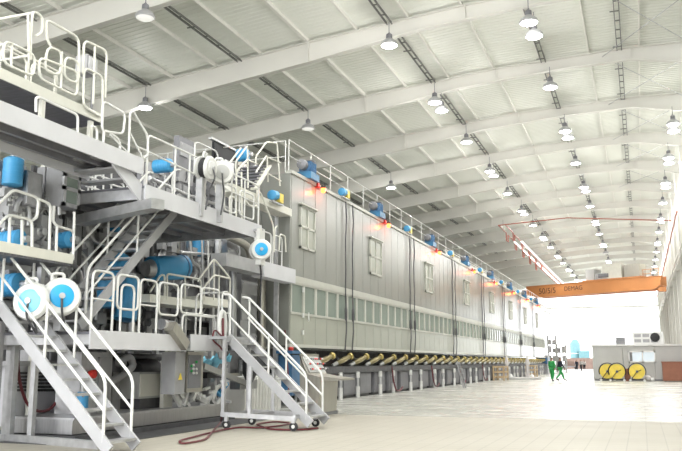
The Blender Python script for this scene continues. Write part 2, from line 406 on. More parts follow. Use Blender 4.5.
# door leaf hinges at the near end of the window band
mb = MB()
for z in (2.4, 3.0, 3.9): mb.box(HX+.03, HX+.08, HY0+.95, HY0+1.05, z, z+.16)
mb.box(HX+.03, HX+.07, HY0+1.5, HY0+1.54, 2.9, 3.2)
mb.build_each('door_hinge', 'railw', hood)
def rail_run(t, pts, h, r=.024, post=.022, mid=True, mat_='railw', step=2.0):
    """straight guard rail on the deck points pts: posts, handrail, knee rail as parts"""
    pts = [Vector(p) for p in pts]; up = Vector((0,0,h))
    MB().tube([p+up for p in pts], r, 8).build('handrail', mat_, t)
    if mid: MB().tube([p+up*.5 for p in pts], r*.8, 8).build('knee_rail', mat_, t)
    for a, b in zip(pts, pts[1:]):
        n = max(1, round((b-a).length/step))
        for i in range(n+1 if b is pts[-1] or (b-pts[-1]).length < 1e-6 else n):
            p = a+(b-a)*i/n; MB().cyl(p, p+up, post, n=8).build('post', mat_, t)
t = thing('guard_railing', 'long thin white railing along the top of the dryer hood', 'railing', (HX-.15, HY0, HB))
rail_run(t, [(HX-.12, HY0, HB+.1), (HX-.12, HY1, HB+.1)], 1.15, .02, .02, True, 'railw', 2.05)
t = thing('guard_railing', 'white railing across the near end of the hood roof', 'railing', (HX-.3, HY0, HB))
rail_run(t, [(HX-.3, HY0+.1, HB+.1), (-18, HY0+.1, HB+.1)], 1.15, .02, .02, True, 'railw', 1.6)
MB2 = None
def make_motor():
    t = thing('fan_motor', 'x', 'motor', (0,0,0), 'blue fan motors along the hood roof')
    MB().box(-.4, .25, -.42, .42, 0, .26).build('base_frame', 'blue2', t)
    MB().lathe([(0,.1),(.02,.22),(.62,.22),(.7,.15)], (-.05,-.35,.44), (0,1,0), 16).build('housing', 'navy', t)
    m = MB().lathe([(0,.14),(.04,.19),(.26,.19),(.29,.12)], (-.05,-.66,.50), (0,1,0), 14).build('drive_motor', 'grey', t)
    MB().box(-.22, .14, .0, .34, .62, .78).build('terminal_box', 'dark', t)
    mb = MB()
    for i in range(6): mb.box(-.29, .19, -.26+i*.1, -.235+i*.1, .26, .67)
    mb.build('cooling_fin', 'navy', t)
    return t
def make_beacon():
    t = thing('warning_beacon', 'x', 'beacon', (0,0,0), 'orange beacons along the hood edge')
    MB().box(-.05, .22, -.06, .06, -.04, .03).build('bracket', 'steel', t)
    MB().lathe([(0,.1),(.05,.1),(.06,.07),(.09,.07)], (.2,0,.0), (0,0,1), 12).build('socket', 'black', t)
    MB().lathe([(0,.085),(-.13,.085),(-.18,.05)], (.2,0,-.01), (0,0,1), 14).build('lens', 'beacon', t)
    MB().box(-.0, .14, -.34, -.18, -.02, .14).build('horn', 'red', t)
    L = bpy.data.lights.new('beacon_light', 'POINT'); L.energy = 9; L.color = (1, .13, .02); L.shadow_soft_size = .1
    o = bpy.data.objects.new('beacon_light', L); C.objects.link(o); o.parent = t; o.location = (.34, 0, -.15)
    return t
def make_valve():
    t = thing('valve_actuator', 'x', 'actuator', (0,0,0), 'blue and yellow actuators on the hood edge')
    MB().lathe([(0,.08),(.03,.16),(.34,.16),(.38,.1)], (0,-.3,.12), (0,1,.1), 14).build('blue_head', 'blue', t)
    MB().box(-.12, .12, .12, .42, -.05, .25).build('yellow_body', 'yellow', t)
    MB().cyl((0,-.1,-.1), (0,-.1,.1), .05, n=10).build('stem', 'steel', t)
    MB().box(-.1, .1, -.35, .5, -.12, -.08).build('bracket', 'steel', t)
    return t
def make_cable():
    t = thing('hanging_cable', 'x', 'cable', (0,0,0), 'dark cables hanging down the hood face')
    pts = [(0,0,0)]
    for i in range(1, 9): pts.append((.02*math.sin(i*2.1), .05*math.sin(i*1.3), -i*.76))
    MB().tube(pts, .028, 6).build('cable', 'dark', t)
    MB().lathe([(0,.035),(.1,.06),(.45,.06),(.55,.03)], (0,.02,-4.9), (0,0,1), 8).build('gland', 'dark', t)
    return t
mo, be, va, ca = make_motor(), make_beacon(), make_valve(), make_cable()
first = dict(m=1, b=1, v=1, c=1)
def place(key, src, loc, lab):
    if first[key]: first[key] = 0; src.location = loc; src['label'] = lab
    else: dup(src, loc, lab)
for i, y in enumerate((26.9, 35.3, 45.5, 55.6, 65.8, 75.9, 86.0, 96.2)):
    place('m', mo, (HX-.05, y, HB+.12), 'blue fan motor on the dryer hood roof edge, %s to the camera' % nth(i))
for i, y in enumerate((27.7, 36.2, 46.6, 57.5, 66.9, 77.0, 87.1, 97.0)):
    place('b', be, (HX, y, HB-.02), 'glowing orange warning beacon on the hood edge, %s to the camera' % nth(i))
for i, y in enumerate((30.4, 40.2, 50.4, 60.6, 70.6, 80.8, 91.0)):
    place('v', va, (HX+.05, y, HB+.22), 'blue and yellow actuator on the hood edge, %s to the camera' % nth(i))
    place('c', ca, (HX+.08, y+.15, HB-.0), 'dark cable hanging down the hood face, %s to the camera' % nth(2*i))
    place('c', ca, (HX+.08, y+1.0, HB-.0), 'dark cable hanging down the hood face, %s to the camera' % nth(2*i+1))

# under the hood: black beam, recessed cabinets, legs, inclined joints
beam = MB(); beam.box(HX-.3, HX-.02, 28.2, HY1, 1.02, 1.28); tag(beam.build('support_beam', 'dark'), 'long black beam under the inclined yellow joints', 'beam')
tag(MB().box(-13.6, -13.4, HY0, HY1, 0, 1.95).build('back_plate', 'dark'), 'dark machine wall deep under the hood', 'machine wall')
i = 0; y = 28.6; proto = None
while y < 101:
    lab = 'grey steel cabinet panel below the hood, %s to the camera' % nth(i)
    if proto is None:
        proto = thing('base_cabinet', lab, 'cabinet', (HX-.1, y, 0), 'grey cabinets below the hood')
        MB().box(-12.3, HX-.12, y, y+1.62, .12, 1.0).build('body', 'grey', proto)
        MB().box(HX-.12, HX-.09, y+.08, y+1.5, .2, .96).build('door', 'grey', proto)
        MB().box(-12.2, HX-.2, y+.05, y+1.55, 0, .12).build('plinth', 'dark', proto)
    else: dup(proto, (HX-.1, y, 0), lab)
    y += 2.06; i += 1
i = 0; y = 30.1; proto = None
while y < 101:
    lab = 'pale jacking leg standing below the hood, %s to the camera' % nth(i)
    if proto is None:
        proto = thing('support_leg', lab, 'support leg', (HX+.02, y, 0), 'pale legs below the hood')
        MB().cyl((HX+.02, y, .4), (HX+.02, y, 1.02), .06, n=10).build('column', 'steel', proto)
        MB().cyl((HX+.02, y, .0), (HX+.02, y, .45), .085, n=10).build('foot', 'railw', proto)
        MB().cyl((HX+.02, y, .8), (HX+.02, y, 1.05), .085, n=10).build('collar', 'railw', proto)
    else: dup(proto, (HX+.02, y, 0), lab)
    y += 2.06 if i % 2 == 0 else 3.1; i += 1
i = 0; y = 28.4; proto = None
while y < 101.5 and i < 36:
    lab = 'inclined brass coloured steam joint under the hood, %s to the camera' % nth(i)
    if proto is None:
        proto = thing('steam_joint', lab, 'steam joint', (HX, y, 1.3), 'inclined steam joints under the hood')
        a = Vector((HX-.28, y, 1.40)); d = Vector((.45, .82, .36)).normalized()
        MB().lathe([(0,.08),(.05,.11),(.52,.11),(.55,.085),(.75,.085)], a, d, 14).build('barrel', 'brass', proto)
        MB().lathe([(0,.06),(.02,.14),(.1,.14),(.11,.08),(.16,.08)], a+d*.73, d, 14).build('flange', 'flange', proto)
        MB().lathe([(0,.07),(.2,.09),(.26,.09)], a-d*.24, d, 12).build('nose', 'railw', proto)
        MB().tube([a+d*.5, a+d*.5+Vector((-.3,0,-.02)), a+d*.5+Vector((-.5,0,.2))], .05, 8).build('steam_pipe', 'steel', proto)
    else: dup(proto, (HX, y, 1.3), lab)
    y += 2.06; i += 1
# red and black hoses looping below the hood
for i, y in enumerate((36.8, 44.5, 52, 60)):
    tag(MB().tube([(HX+.12, y, 1.25), (HX+.16, y+.05, .6), (HX+.2, y+.35, .12), (HX+.2, y+1.0, .08), (HX+.14, y+1.7, .25)], .035, 8, .3).build('drain_hose', 'hose'),
        'dark red hose drooping below the hood, %s to the camera' % nth(i), 'hose', 'dark red hoses below the hood')
# blue valves at the near end
for i, y in enumerate((26.2, 26.9, 27.6)):
    t = thing('blue_valve', 'blue valve cluster under the near end of the hood, %s to the camera' % nth(i), 'valve', (HX-.3, y, 1.1))
    MB().lathe([(0,.1),(.04,.17),(.3,.17),(.34,.08)], (HX-.2, y, 1.35), (0,0,1), 12).build('actuator', 'blue', t)
    MB().box(HX-.35, HX-.05, y-.14, y+.14, .9, 1.3).build('body', 'navy', t); MB().cyl((HX-.2, y, .0), (HX-.2, y, .95), .05, n=8).build('pipe', 'steel', t)
# step ladder, kerb, cones and pallets near the far end
p = AZ(462, 388, 0); t = thing('step_ladder', 'grey step ladder standing against the cabinets below the hood', 'ladder', (p.x, p.y, 0))
for s in (0, .55): MB().bar((p.x+.1, p.y+s, 0), (p.x-.25, p.y+s, 1.45), .05, .08).build('side_rail', 'mid', t)
for j in range(5): MB().box(p.x+.1-.07*j-.1, p.x+.1-.07*j+.06, p.y, p.y+.55, .25+.27*j, .29+.27*j).build('tread', 'mid', t)
kc = AZ(512, 379.6, 0); tag(MB().lathe([(0,2.1),(.16,2.1),(.17,2.0)], (kc.x+.1, kc.y+1.5, .0), n=40).build('round_kerb', 'cabin'), 'low round pale kerb on the floor below the far hood', 'kerb')
for j, (px, py) in enumerate(((511, 378.2), (526.5, 377.6))):
    q = Vector((kc.x+.1+(-.55, .9)[j], kc.y+1.5+(-1.2, 1.0)[j], .17)); t = thing('guard_post', 'pale cone shaped guard post on the round kerb, ' + ('left one', 'right one')[j], 'guard post', q, 'pale guard posts on the round kerb')
    MB().lathe([(0,.26),(.1,.26),(.12,.17),(1.0,.13),(1.1,.2),(1.16,.2),(1.7,.08),(1.8,.05)], q, n=14).build('cone', 'shirt', t)
    MB().lathe([(0,.2),(.1,.2),(.3,.03)], q+Vector((.35,-.1,0)), n=10).build('base_weight', 'railw', t)
for j, (px, py) in enumerate(((501, 380.5), (532, 376.8))):
    q = AZ(px, py, .0);  t = thing('timber_crate', 'pale timber crate frame below the far hood, ' + ('left one', 'right one')[j], 'crate', q, 'timber crates below the far hood')
    w, d, h = .8, 2.0, 1.15
    for a in (-w/2, w/2):
        for b in (-d/2, d/2): MB().box(q.x+a-.06, q.x+a+.06, q.y+b-.06, q.y+b+.06, 0, h).build('post', 'wood', t)
    mb = MB()
    for z in (.2, .6, 1.0):
        for a in (-w/2, w/2): mb.box(q.x+a-.03, q.x+a+.03, q.y-d/2, q.y+d/2, z, z+.14)
        for b in (-d/2, d/2): mb.box(q.x-w/2, q.x+w/2, q.y+b-.03, q.y+b+.03, z, z+.14)
    mb.build('slat', 'wood', t)

# ------------------------------------------------------------------ platforms of the press section (left)
PX = -9.2
def px_tube(t, name, pts, X, r, m='railw', fil=.12, closed=False):
    return MB().tube([AX(a, b, X) for a, b in pts], r, 8, fil, closed).build(name, m, t)
def platform(name, label, x0, x1, y0, y1, zt, zb, joists=5):
    t = thing(name, label, 'platform', (x1, y0, zt))
    MB().box(x1-.03, x1, y0, y1, zb, zt).build('fascia', 'fascia', t)
    MB().box(x0, x1-.03, y0+.0, y1, zt-.08, zt-.03).build('deck', 'deck', t)
    mb = MB(); n = joists
    for i in range(n):
        x = x0+(x1-.1-x0)*(i+.5)/n; mb.box(x-.04, x+.04, y0+.03, y1-.03, zt-.2, zt-.08)
    mb.build_each('joist', 'grey', t)
    mb = MB()
    for y in (y0+.02, (y0+y1)/2, y1-.08): mb.box(x0, x1-.03, y, y+.06, zb+.08, zt-.03)
    mb.build_each('cross_beam', 'steel', t)
    MB().box(x0, x0+.05, y0, y1, zb, zt).build('back_edge', 'fascia', t)
    return t
# high platform
p1 = platform('upper_platform', 'high walkway platform with broad white edge at top left', -10.55, PX, 4.0, 13.35, 5.50, 5.17, 3)
p2 = platform('stair_platform', 'platform with white edge carrying two white hose reels', -12.6, PX, 13.45, 18.8, 5.00, 4.62, 5)
# three steps between them, on the near edge
t = thing('short_steps', 'short metal steps joining the high and middle platforms', 'steps', (PX-.5, 13.2, 4.9))
for j in range(3): MB().box(PX-1.4, PX-.15, 12.55+.3*j, 12.85+.3*j, 5.38-.16*j, 5.42-.16*j).build('tread', 'steel', t)
MB().prism([(PX-.14,12.5,5.45),(PX-.14,13.45,5.0),(PX-.14,13.45,4.62),(PX-.14,12.9,4.95),(PX-.14,12.5,5.17)], (.05,0,0)).build('side_plate', 'fascia', t)
MB().bar(AZ(158, 204, 4.45), AZ(79, 221, 4.45), .3, .2).build('cross_beam', 'steel', t)
# left part lower platform
a = AX(100, 340, PX).y; b = AX(186, 340, PX).y; c = AX(191, 340, PX).y; d = AX(228, 340, PX).y
l1 = platform('lower_platform', 'low walkway platform with white edge at the foot of the middle stair', -11.3, PX, 11.95, b, 2.02, 1.68, 3)
l2 = platform('lower_platform', 'short low platform section where the wheeled stair docks', -11.3, PX, c, d, 2.05, 1.70, 3)
for q, yy in ((l1, 12.2), (l1, b-.2), (l2, c+.15), (l2, d-.15)):
    for x in (-11.1,): MB().box(x-.06, x+.06, yy-.06, yy+.06, 0, 1.95).build('leg', 'steel', q)
for q, yy in (): MB().box(PX-.3, PX-.18, yy-.06, yy+.06, 0, 1.7).build('leg', 'steel', q)
p3 = thing('mid_platform', 'small walkway with pale edge behind the near stair', 'platform', (-10.6, 11, 3.4))
A_, B_ = AX(-40, 236, -10.0), AX(73, 262, -10.0)
MB().box(-10.75, -10.0, A_.y, B_.y, 3.28, 3.46).build('edge_beam', 'cream', p3); MB().box(-10.75, -10.02, A_.y, B_.y-.02, 3.24, 3.28).build('deck', 'deck', p3)
for yy in (A_.y+.3, B_.y-.1): MB().box(-10.7, -10.6, yy-.05, yy+.05, 0, 3.25).build('leg', 'steel', p3)
# support columns of the big platforms
for x, y, z in ((-13.8, 6, 5.3), (-13.8, 13.1, 5.3), (-12.4, 18.5, 4.7), (-12.4, 14.2, 4.7)):
    pass
for j, (x, y, z) in enumerate(((-12.3, 14.0, 4.65),)):
    mb = MB(); mb.box(x-.15, x+.15, y-.15, y-.12, 0, z); mb.box(x-.15, x+.15, y+.12, y+.15, 0, z); mb.box(x-.02, x+.02, y-.12, y+.12, 0, z)
    tag(mb.build('support_column', 'steel'), 'grey steel column carrying the reel platform behind the middle stair', 'column')

# railings --------------------------------------------------------------
R = .024
def U(t, ya, yb, X, z0, h=1.06, mid=True, m='railw', name='rail_loop'):
    MB().tube([(X,ya,z0), (X,ya,z0+h), (X,yb,z0+h), (X,yb,z0)], R, 8, .14).build(name, m, t)
    if mid: MB().tube([(X,ya,z0+h*.52), (X,yb,z0+h*.52)], R*.8, 8).build('knee_rail', m, t)
def LOOP(t, ya, yb, X, za, zb, m='railw'):
    MB().tube([(X,ya,za), (X,ya,zb), (X,yb,zb), (X,yb,za)], R, 8, .12, True).build('rail_loop', m, t)
Yl = lambda px: AX(px, 300, PX-.05).y
t = thing('guard_railing', 'white looped railing along the low platform edge', 'railing', (PX-.05, 12, 2.02))
U(t, 12.0, Yl(113), PX-.05, 2.02, 1.08)
LOOP(t, Yl(117), Yl(138), PX-.05, 2.45, 3.1); U(t, Yl(121), Yl(134), PX-.05, 2.02, .9, False)
U(t, Yl(140), Yl(157), PX-.05, 2.02, 1.06, True); LOOP(t, Yl(159), Yl(178), PX-.05, 2.42, 3.08)
t = thing('guard_railing', 'white looped railing on the short low platform section', 'railing', (PX-.05, 15, 2.02))
LOOP(t, Yl(181), Yl(201), PX-.05, 2.5, 3.12); LOOP(t, Yl(201.5), Yl(219), PX-.05, 2.5, 3.12)
U(t, Yl(183), Yl(216), PX-.05, 2.05, .42, False); MB().cyl((PX-.05, Yl(201), 2.05), (PX-.05, Yl(201), 3.1), R, n=8).build('post', 'railw', t)
t = thing('guard_railing', 'white railing around the wheeled stair head', 'railing', (PX+.05, 16.3, 2.05))
U(t, Yl(221), Yl(228), PX-.02, 2.05, 1.05)
for X, ya in ((PX-.02, Yl(228)),):
    MB().tube([(X, ya, 2.05), (X, ya, 3.1), (X-.9, ya, 3.1), (X-.9, ya, 2.05)], R, 8, .14).build('rail_loop', 'railw', t)

# high walkway railing with its toe board (cream)
XU = -10.4
t = thing('high_walkway', 'narrow cream walkway with tall looped railings at top left', 'walkway', AX(40, 95, XU))
a, b = AX(-25, 72, XU), AX(103, 120, XU); zt = .5*(a.z+b.z)
MB().box(XU-.02, XU, a.y, b.y, 6.42, 6.62).build('toe_board', 'cream', t); MB().box(XU-1.3, XU-.02, a.y, b.y, 6.40, 6.46).build('deck', 'deck', t)
MB().box(XU-1.32, XU-1.3, a.y, b.y, 6.40, 6.62).build('toe_board', 'cream', t)
for yy in (a.y+.3, b.y-.3, (a.y+b.y)/2):
    MB().box(XU-1.25, XU-1.15, yy-.05, yy+.05, 0, 6.4).build('leg', 'cream', t); MB().box(XU-.12, XU-.04, yy-.05, yy+.05, 5.47, 6.4).build('leg', 'cream', t)
rl = [([(30.6,60),(30.6,37),(32.5,13),(35,12),(42.5,17),(42.5,32),(36,36)],0), ([(51,47),(46.5,38),(46.5,21),(50,21.5),(79,38),(79,78)],0),
      ([(83,74),(84,40),(107,51),(105,98)],0), ([(3,63),(4,40),(35,55),(34,77)],1), ([(39,57),(39,78),(77,97),(78,72)],1), ([(83,106),(84,67),(103,77),(102,118)],1),
      ([(44,70),(48,46),(62,52),(60,76)],1), ([(64,78),(65,56),(79,62),(78,84)],1)]
for pts, cl in rl: px_tube(t, 'rail_loop', pts, XU+.03, .026, 'cream', .16, bool(cl))
for pts in ([(62,52),(61,88)], [(28,14),(29,60)], [(95,46),(93,104)], [(12,44),(11,68)]): px_tube(t, 'post', pts, XU+.03, .024, 'cream', 0)
for z in (7.1, 7.95):
    for yy in (AX(7,40,XU).y, AX(31,40,XU).y):
        MB().tube([(XU+.03, yy, z), (XU-3.2, yy, z)], .026, 8).build('cross_rail', 'cream', t)
for z in (7.05, 7.75): MB().tube([(XU-1.28, a.y, z), (XU-1.28, b.y, z)], .024, 8).build('back_rail', 'cream', t)
for j in range(4): U(t, a.y+(b.y-a.y)*(j+.08)/4, a.y+(b.y-a.y)*(j+.92)/4, XU-1.26, 6.46, 1.2, True, 'cream')
for j in range(5): yy = a.y+(b.y-a.y)*j/4; MB().cyl((XU-1.28, yy, 6.45), (XU-1.28, yy, 7.75), .024, n=8).build('post', 'cream', t)
q = AX(88, 66, XU-.5); t = thing('flood_light', 'grey floodlight box mounted on the high walkway railing', 'floodlight', q)
MB().box(q.x-.2, q.x+.1, q.y-.16, q.y+.16, q.z-.2, q.z+.2).build('housing', 'mid', t); MB().box(q.x+.1, q.x+.14, q.y-.13, q.y+.13, q.z-.15, q.z+.15).build('lens', 'steel', t)
MB().tube([(q.x, q.y+.2, 6.44), (q.x, q.y+.2, q.z+.3)], .03, 8).build('bracket', 'grey', t)
q = AX(14, 66, -12); t = thing('press_girder', 'cream box girder lying behind the high walkway', 'girder', q)
MB().bar((q.x, q.y-1.8, 6.6), (q.x-.3, q.y+1.2, 7.3), .4, .35).build('girder', 'cream', t); MB().box(q.x-.9, q.x-.4, q.y-1.4, q.y-.4, 6.3, 7.1).build('end_block', 'dark', t)

t = thing('guard_railing', 'white railing loops on the front edge of the high platform', 'railing', (PX-.08, 10, 5.5))
for pts, cl in (([(36,112),(36,98),(39,97),(78,115),(77,148)],0), ([(102,131),(103,103),(106,102.5),(124,113),(125,118),(123,134)],1), ([(103,150),(104,131),(107,131),(120,140),(120,155)],0), ([(97,146),(97,128),(92,126)],0)):
    px_tube(t, 'rail_loop', pts, PX-.06, .024, 'railw', .1, bool(cl))
t = thing('guard_railing', 'white sloping handrail down from the high platform steps', 'railing', (PX-.06, 12.5, 5.4))
px_tube(t, 'handrail', [(128.5,156),(130,113),(133,111.5),(148,136),(148,155),(143,158)], PX-.05, .024); px_tube(t, 'knee_rail', [(130,133),(142,156),(142,176)], PX-.05, .02); px_tube(t, 'post', [(110,135),(128,153)], PX-.05, .02)
t = thing('guard_railing', 'white railing along the front edge of the reel platform', 'railing', (PX-.06, 14, 5.0))
yy = [13.55, 14.6, 15.9, 17.2, 18.7]
MB().tube([(PX-.06,13.55,5.0), (PX-.06,13.55,6.06), (PX-.06,18.7,6.06), (PX-.06,18.7,5.0)], R, 8, .12).build('handrail', 'railw', t)
MB().tube([(PX-.06,13.2,5.72), (PX-.06,18.7,5.55)], R*.85, 8).build('knee_rail', 'railw', t)
for y in yy[1:4]+[15.2, 16.5, 17.9]: MB().cyl((PX-.06,y,5.0), (PX-.06,y,6.06), R*.9, n=8).build('post', 'railw', t)
LOOP(t, 16.9, 17.5, PX-.1, 5.1, 5.75); LOOP(t, 17.7, 18.5, PX-.1, 5.1, 5.75)
t = thing('guard_railing', 'white railing along the back of the reel platform', 'railing', (-12.5, 14, 5.0))
for ya, yb in ((13.6,14.7), (14.8,16.0), (16.1,17.3), (17.4,18.7)): U(t, ya, yb, -12.5, 5.0)
px_tube(t, 'rail_loop', [(194,175),(195,143),(198,142.5),(216,151),(218,156),(217,176)], -12.5, .026)
t = thing('guard_railing', 'white railing under the short steps beside the cross beam', 'railing', (-12.3, 13.1, 4.5))
for px in (88, 95, 103, 111): px_tube(t, 'post', [(px,203-(px-88)*.2), (px+.5,172)], -11.4, .022)
px_tube(t, 'handrail', [(86,176),(113,185),(150,196)], -11.4, .022); px_tube(t, 'knee_rail', [(86,186),(113,194)], -11.4, .02)

# mid walkway railings
t = thing('guard_railing', 'white bent tube railing on the small walkway behind the near stair', 'railing', (-10.6, 11.5, 3.5))
for pts, cl in (([(-4,206),(12,191),(16,190.4),(36,197),(38.6,201),(37,217),(33,220)],0), ([(-4,228),(8,214.6),(32,220),(32,250)],0), ([(38.6,199),(50.6,204),(49,254)],0), ([(54,206),(53,222),(57,226),(74,231),(73,260)],0), ([(74.5,212),(73,258)],0), ([(57,226),(56,254)],0), ([(10,215),(9,244)],0), ([(22,220),(22,246)],0)):
    px_tube(t, 'rail_loop', pts, -10.03, .026, 'railw', .1)

# near stair ------------------------------------------------------------
def stair(name, label, foot, top, w, n, rail_h=1.0, ext=(0, 0), m='stair', posts=(.18, .55, .95), rear=True):
    """flight between two points on its near stringer; w is the vector across"""
    f = Vector(foot); g = Vector(top); w = Vector(w); t = thing(name, label, 'stair', f); d = g-f; dn = d.normalized()
    side = w.normalized(); n_ = dn.cross(side).normalized()
    if n_.z < 0: n_ = -n_
    for s in (0, 1):
        o = w*s
        MB().bar(f+o, g+o, .05, .2, n_).build('stringer', m, t)
        up = Vector((0,0,rail_h)); a = f+o+d*posts[0]*.3; b = g+o
        pf = f+o+d*.05
        MB().tube([pf, pf+up*.98, g+o+up-dn*.02, g+o+up+Vector((dn.x,dn.y,0)).normalized()*.15, ], .026, 8, .16).build('handrail', 'railw', t)
        MB().tube([pf+up*.48, g+o+up*.5], .022, 8).build('knee_rail', 'railw', t)
        for k in posts[1:]: MB().cyl(f+o+d*k, f+o+d*k+up, .024, n=8).build('post', 'railw', t)
    hd = Vector((d.x, d.y, 0)).normalized()
    for i in range(n):
        c = f+d*((i+.5)/n)
        mb = MB(); q = [c-hd*.13, c+hd*.13, c+hd*.13+w, c-hd*.13+w]
        mb.prism([v+Vector((0,0,-.02)) for v in q], (0,0,.04)); mb.build('tread', 'steel', t)
    return t
s1 = stair('steel_stair', 'steep steel stair with white handrails in the near left corner', (-8.0, 11.0, .06), (-10.5, 11.0, 2.5), (0, .75, 0), 10, 1.02)
t = thing('landing', 'steel landing at the head of the near left stair', 'platform', (-11, 11, 2.4))
MB().box(-12, -10.45, 10.4, 11.9, 2.3, 2.42).build('deck', 'deck', t)
for y in (10.5, 10.8): MB().box(-11.9, -11.8, y-.05, y+.05, 0, 2.3).build('leg', 'steel', t)
# middle stair, lower platform to reel platform
s3 = stair('steel_stair', 'middle steel stair climbing to the right towards the reel platform', (-9.85, 12.45, 2.1), (-9.85, 15.6, 4.86), (-.75, 0, 0), 12, 1.0)
# wheeled stair
s2 = stair('wheeled_stair', 'movable steel stair on castors docked at the low platform', (-6.72, 16.25, .14), (-8.75, 16.25, 2.0), (0, .95, 0), 7, .98, posts=(.0, .5, .98))
fr = MB()
for y in (16.0, 17.2):
    fr.bar((-8.75, y, .32), (-6.95, y, .26), .06, .1); fr.bar((-8.7, y, .3), (-8.7, y, 1.95), .07, .07); fr.bar((-8.05, y, .3), (-8.05, y, 1.35), .07, .07)
for x in (-8.7, -8.05, -7.0): fr.bar((x, 16.0, .3), (x, 17.2, .3), .06, .08)
fr.bar((-8.7, 16, 1.93), (-8.7, 17.2, 1.93), .06, .08); fr.build('undercarriage', 'steel', s2)
MB().box(-9.1, -8.65, 16.0, 17.25, 1.96, 2.02).build('top_landing', 'stair', s2)
for x, y in ((-8.6, 15.98), (-8.6, 17.22), (-7.0, 15.98), (-7.0, 17.22)):
    w = MB().lathe([(0,.05),(.005,.095),(.04,.095),(.045,.05)], (x, y-.02, .1), (0,1,0), 14).build('castor', 'black', s2)
    MB().box(x-.035, x+.035, y-.035, y+.035, .17, .3).build('fork', 'steel', w); MB().cyl((x, y-.03, .1), (x, y+.035, .1), .04, n=10).build('hub', 'railw', w)
# hood access stair and rails, placed on the plane of the hood's near corner
XS = -11.0
t = thing('access_stair', 'cream access stair with many handrails up to the hood roof', 'stair', AX(250, 225, XS))
for pts in ([(228,165),(241,148)], [(236,172),(235.5,162),(247.5,145.5),(248,188)], [(236,181),(236.5,171),(248,159)], [(255.5,165),(256,156.5),(266.5,142),(277,143),(280,186)], [(256,172),(267,155),(268,182)],
            [(245,187),(246,202),(250.5,206),(257,206),(257,190)], [(257,208),(257,191.5),(260.5,192.5),(273,224.5),(274.5,244)], [(274,252),(275,228),(277,226)], [(279,250),(280,234),(285,236),(286,252)], [(236,225),(236.5,172)], [(230,222),(229.5,196),(236,198)], [(242,228),(241.5,172)]):
    px_tube(t, 'rail', pts, XS, .028, 'cream', .1)
for pts in ([(267,157),(281,163)], [(267,173),(281,181)], [(248,160),(258,164)]): px_tube(t, 'knee_rail', pts, XS, .022, 'cream', 0)
a, b = AX(233, 183, XS), AX(266, 197, XS); zz = (a.z+b.z)/2
MB().box(XS-.6, XS-.05, a.y, HY0-.3, zz-.25, zz).build('landing', 'cream', t)
MB().bar(AX(254,189,XS-.05), AX(268,166,XS-.05), .06, .25, (1,0,0)).build('stringer', 'cream', t)
MB().bar(AX(254,189,XS-.9), AX(268,166,XS-.9), .06, .25, (1,0,0)).build('stringer', 'cream', t)
for k in range(7):
    q = AX(254,188,XS-.05).lerp(AX(268,165,XS-.05), (k+.5)/7); MB().box(XS-.95, XS-.05, q.y-.12, q.y+.12, q.z-.02, q.z+.02).build('tread', 'deck', t)
for yy in (a.y+.2, HY0-.45): MB().box(XS-.6, XS-.5, yy-.05, yy+.05, 0, zz-.25).build('leg', 'steel', t)
va2 = dup(va, tuple(AX(275, 200, XS)), 'blue and yellow actuator beside the access stair at the hood corner')
# lower walkway at hood end
a, b = AX(223, 275, XS), AX(282, 290, XS)
t = thing('hood_walkway', 'grey walkway ledge at the near end of the hood', 'walkway', (XS, a.y, a.z))
zt = AX(270, 264, XS).z
MB().box(XS-.5, XS, AX(226, 270, XS).y, HY0-.15, zt-.38, zt).build('ledge', 'mid', t); MB().box(XS-.4, XS+.04, AX(263, 270, XS).y, HY0-.12, zt-.45, zt+.03).build('end_plate', 'fascia', t); MB().box(XS-.5, XS-.4, HY0-.6, HY0-.5, 0, zt-.38).build('leg', 'steel', t); MB().box(XS-.5, XS-.4, AX(226,270,XS).y, AX(228,270,XS).y, 0, zt-.38).build('leg', 'steel', t)
for ya, yb in ((AX(262,250,XS).y, AX(272,250,XS).y), (AX(274,250,XS).y, AX(283,250,XS).y)): U(t, ya, yb, XS-.04, zt, 1.0)
# crossover stile on the low platform
t = thing('crossover_stile', 'small white railed crossover steps behind the low platform', 'steps', AX(217, 297, -11.0))
for pts in ([(167,300),(167,275),(169,274),(199,279),(201,282),(200.5,302)], [(150,292),(160.6,275),(164.6,275),(164.6,300)], [(198,282),(198,280.5),(214,258.7),(230,278),(230,300)], [(204,300),(204,287),(214,275),(230,278.4)]):
    px_tube(t, 'rail_loop', pts, -11.0, .026, 'cream', .1)
for pts in ([(185,276),(185,300)], [(214,259),(213.5,300)], [(219,276),(219,300)]): px_tube(t, 'post', pts, -11.0, .024, 'cream', 0)
a, b = AX(203, 296, -11.0), AX(231, 302, -11.0)
MB().box(-11.7, -11.0, a.y, b.y, a.z-.22, a.z).build('step_box', 'cream', t)
a2, b2 = AX(150, 300, -11.0), AX(203, 304, -11.0)
MB().box(-11.7, -11.0, a2.y, b2.y, a.z-.34, a.z-.14).build('ledge', 'cream', t)
for yy in (a2.y+.1, b.y-.1, a.y): MB().box(-11.6, -11.5, yy-.05, yy+.05, 0, a.z-.2).build('leg', 'steel', t)
# ------------------------------------------------------------------ press section machinery
def pb(mb, x0, y0, x1, y1, X, dep):
    ym = (y0+y1)/2; a = AX(x0, ym, X); b = AX(x1, ym, X); xm = (x0+x1)/2
    mb.box(X-dep, X, a.y, b.y, AX(xm, y1, X).z, AX(xm, y0, X).z); return mb
def pbox(t, name, x0, y0, x1, y1, X, dep, m): return pb(MB(), x0, y0, x1, y1, X, dep).build(name, m, t)
MG = 'machine pieces of the press section'
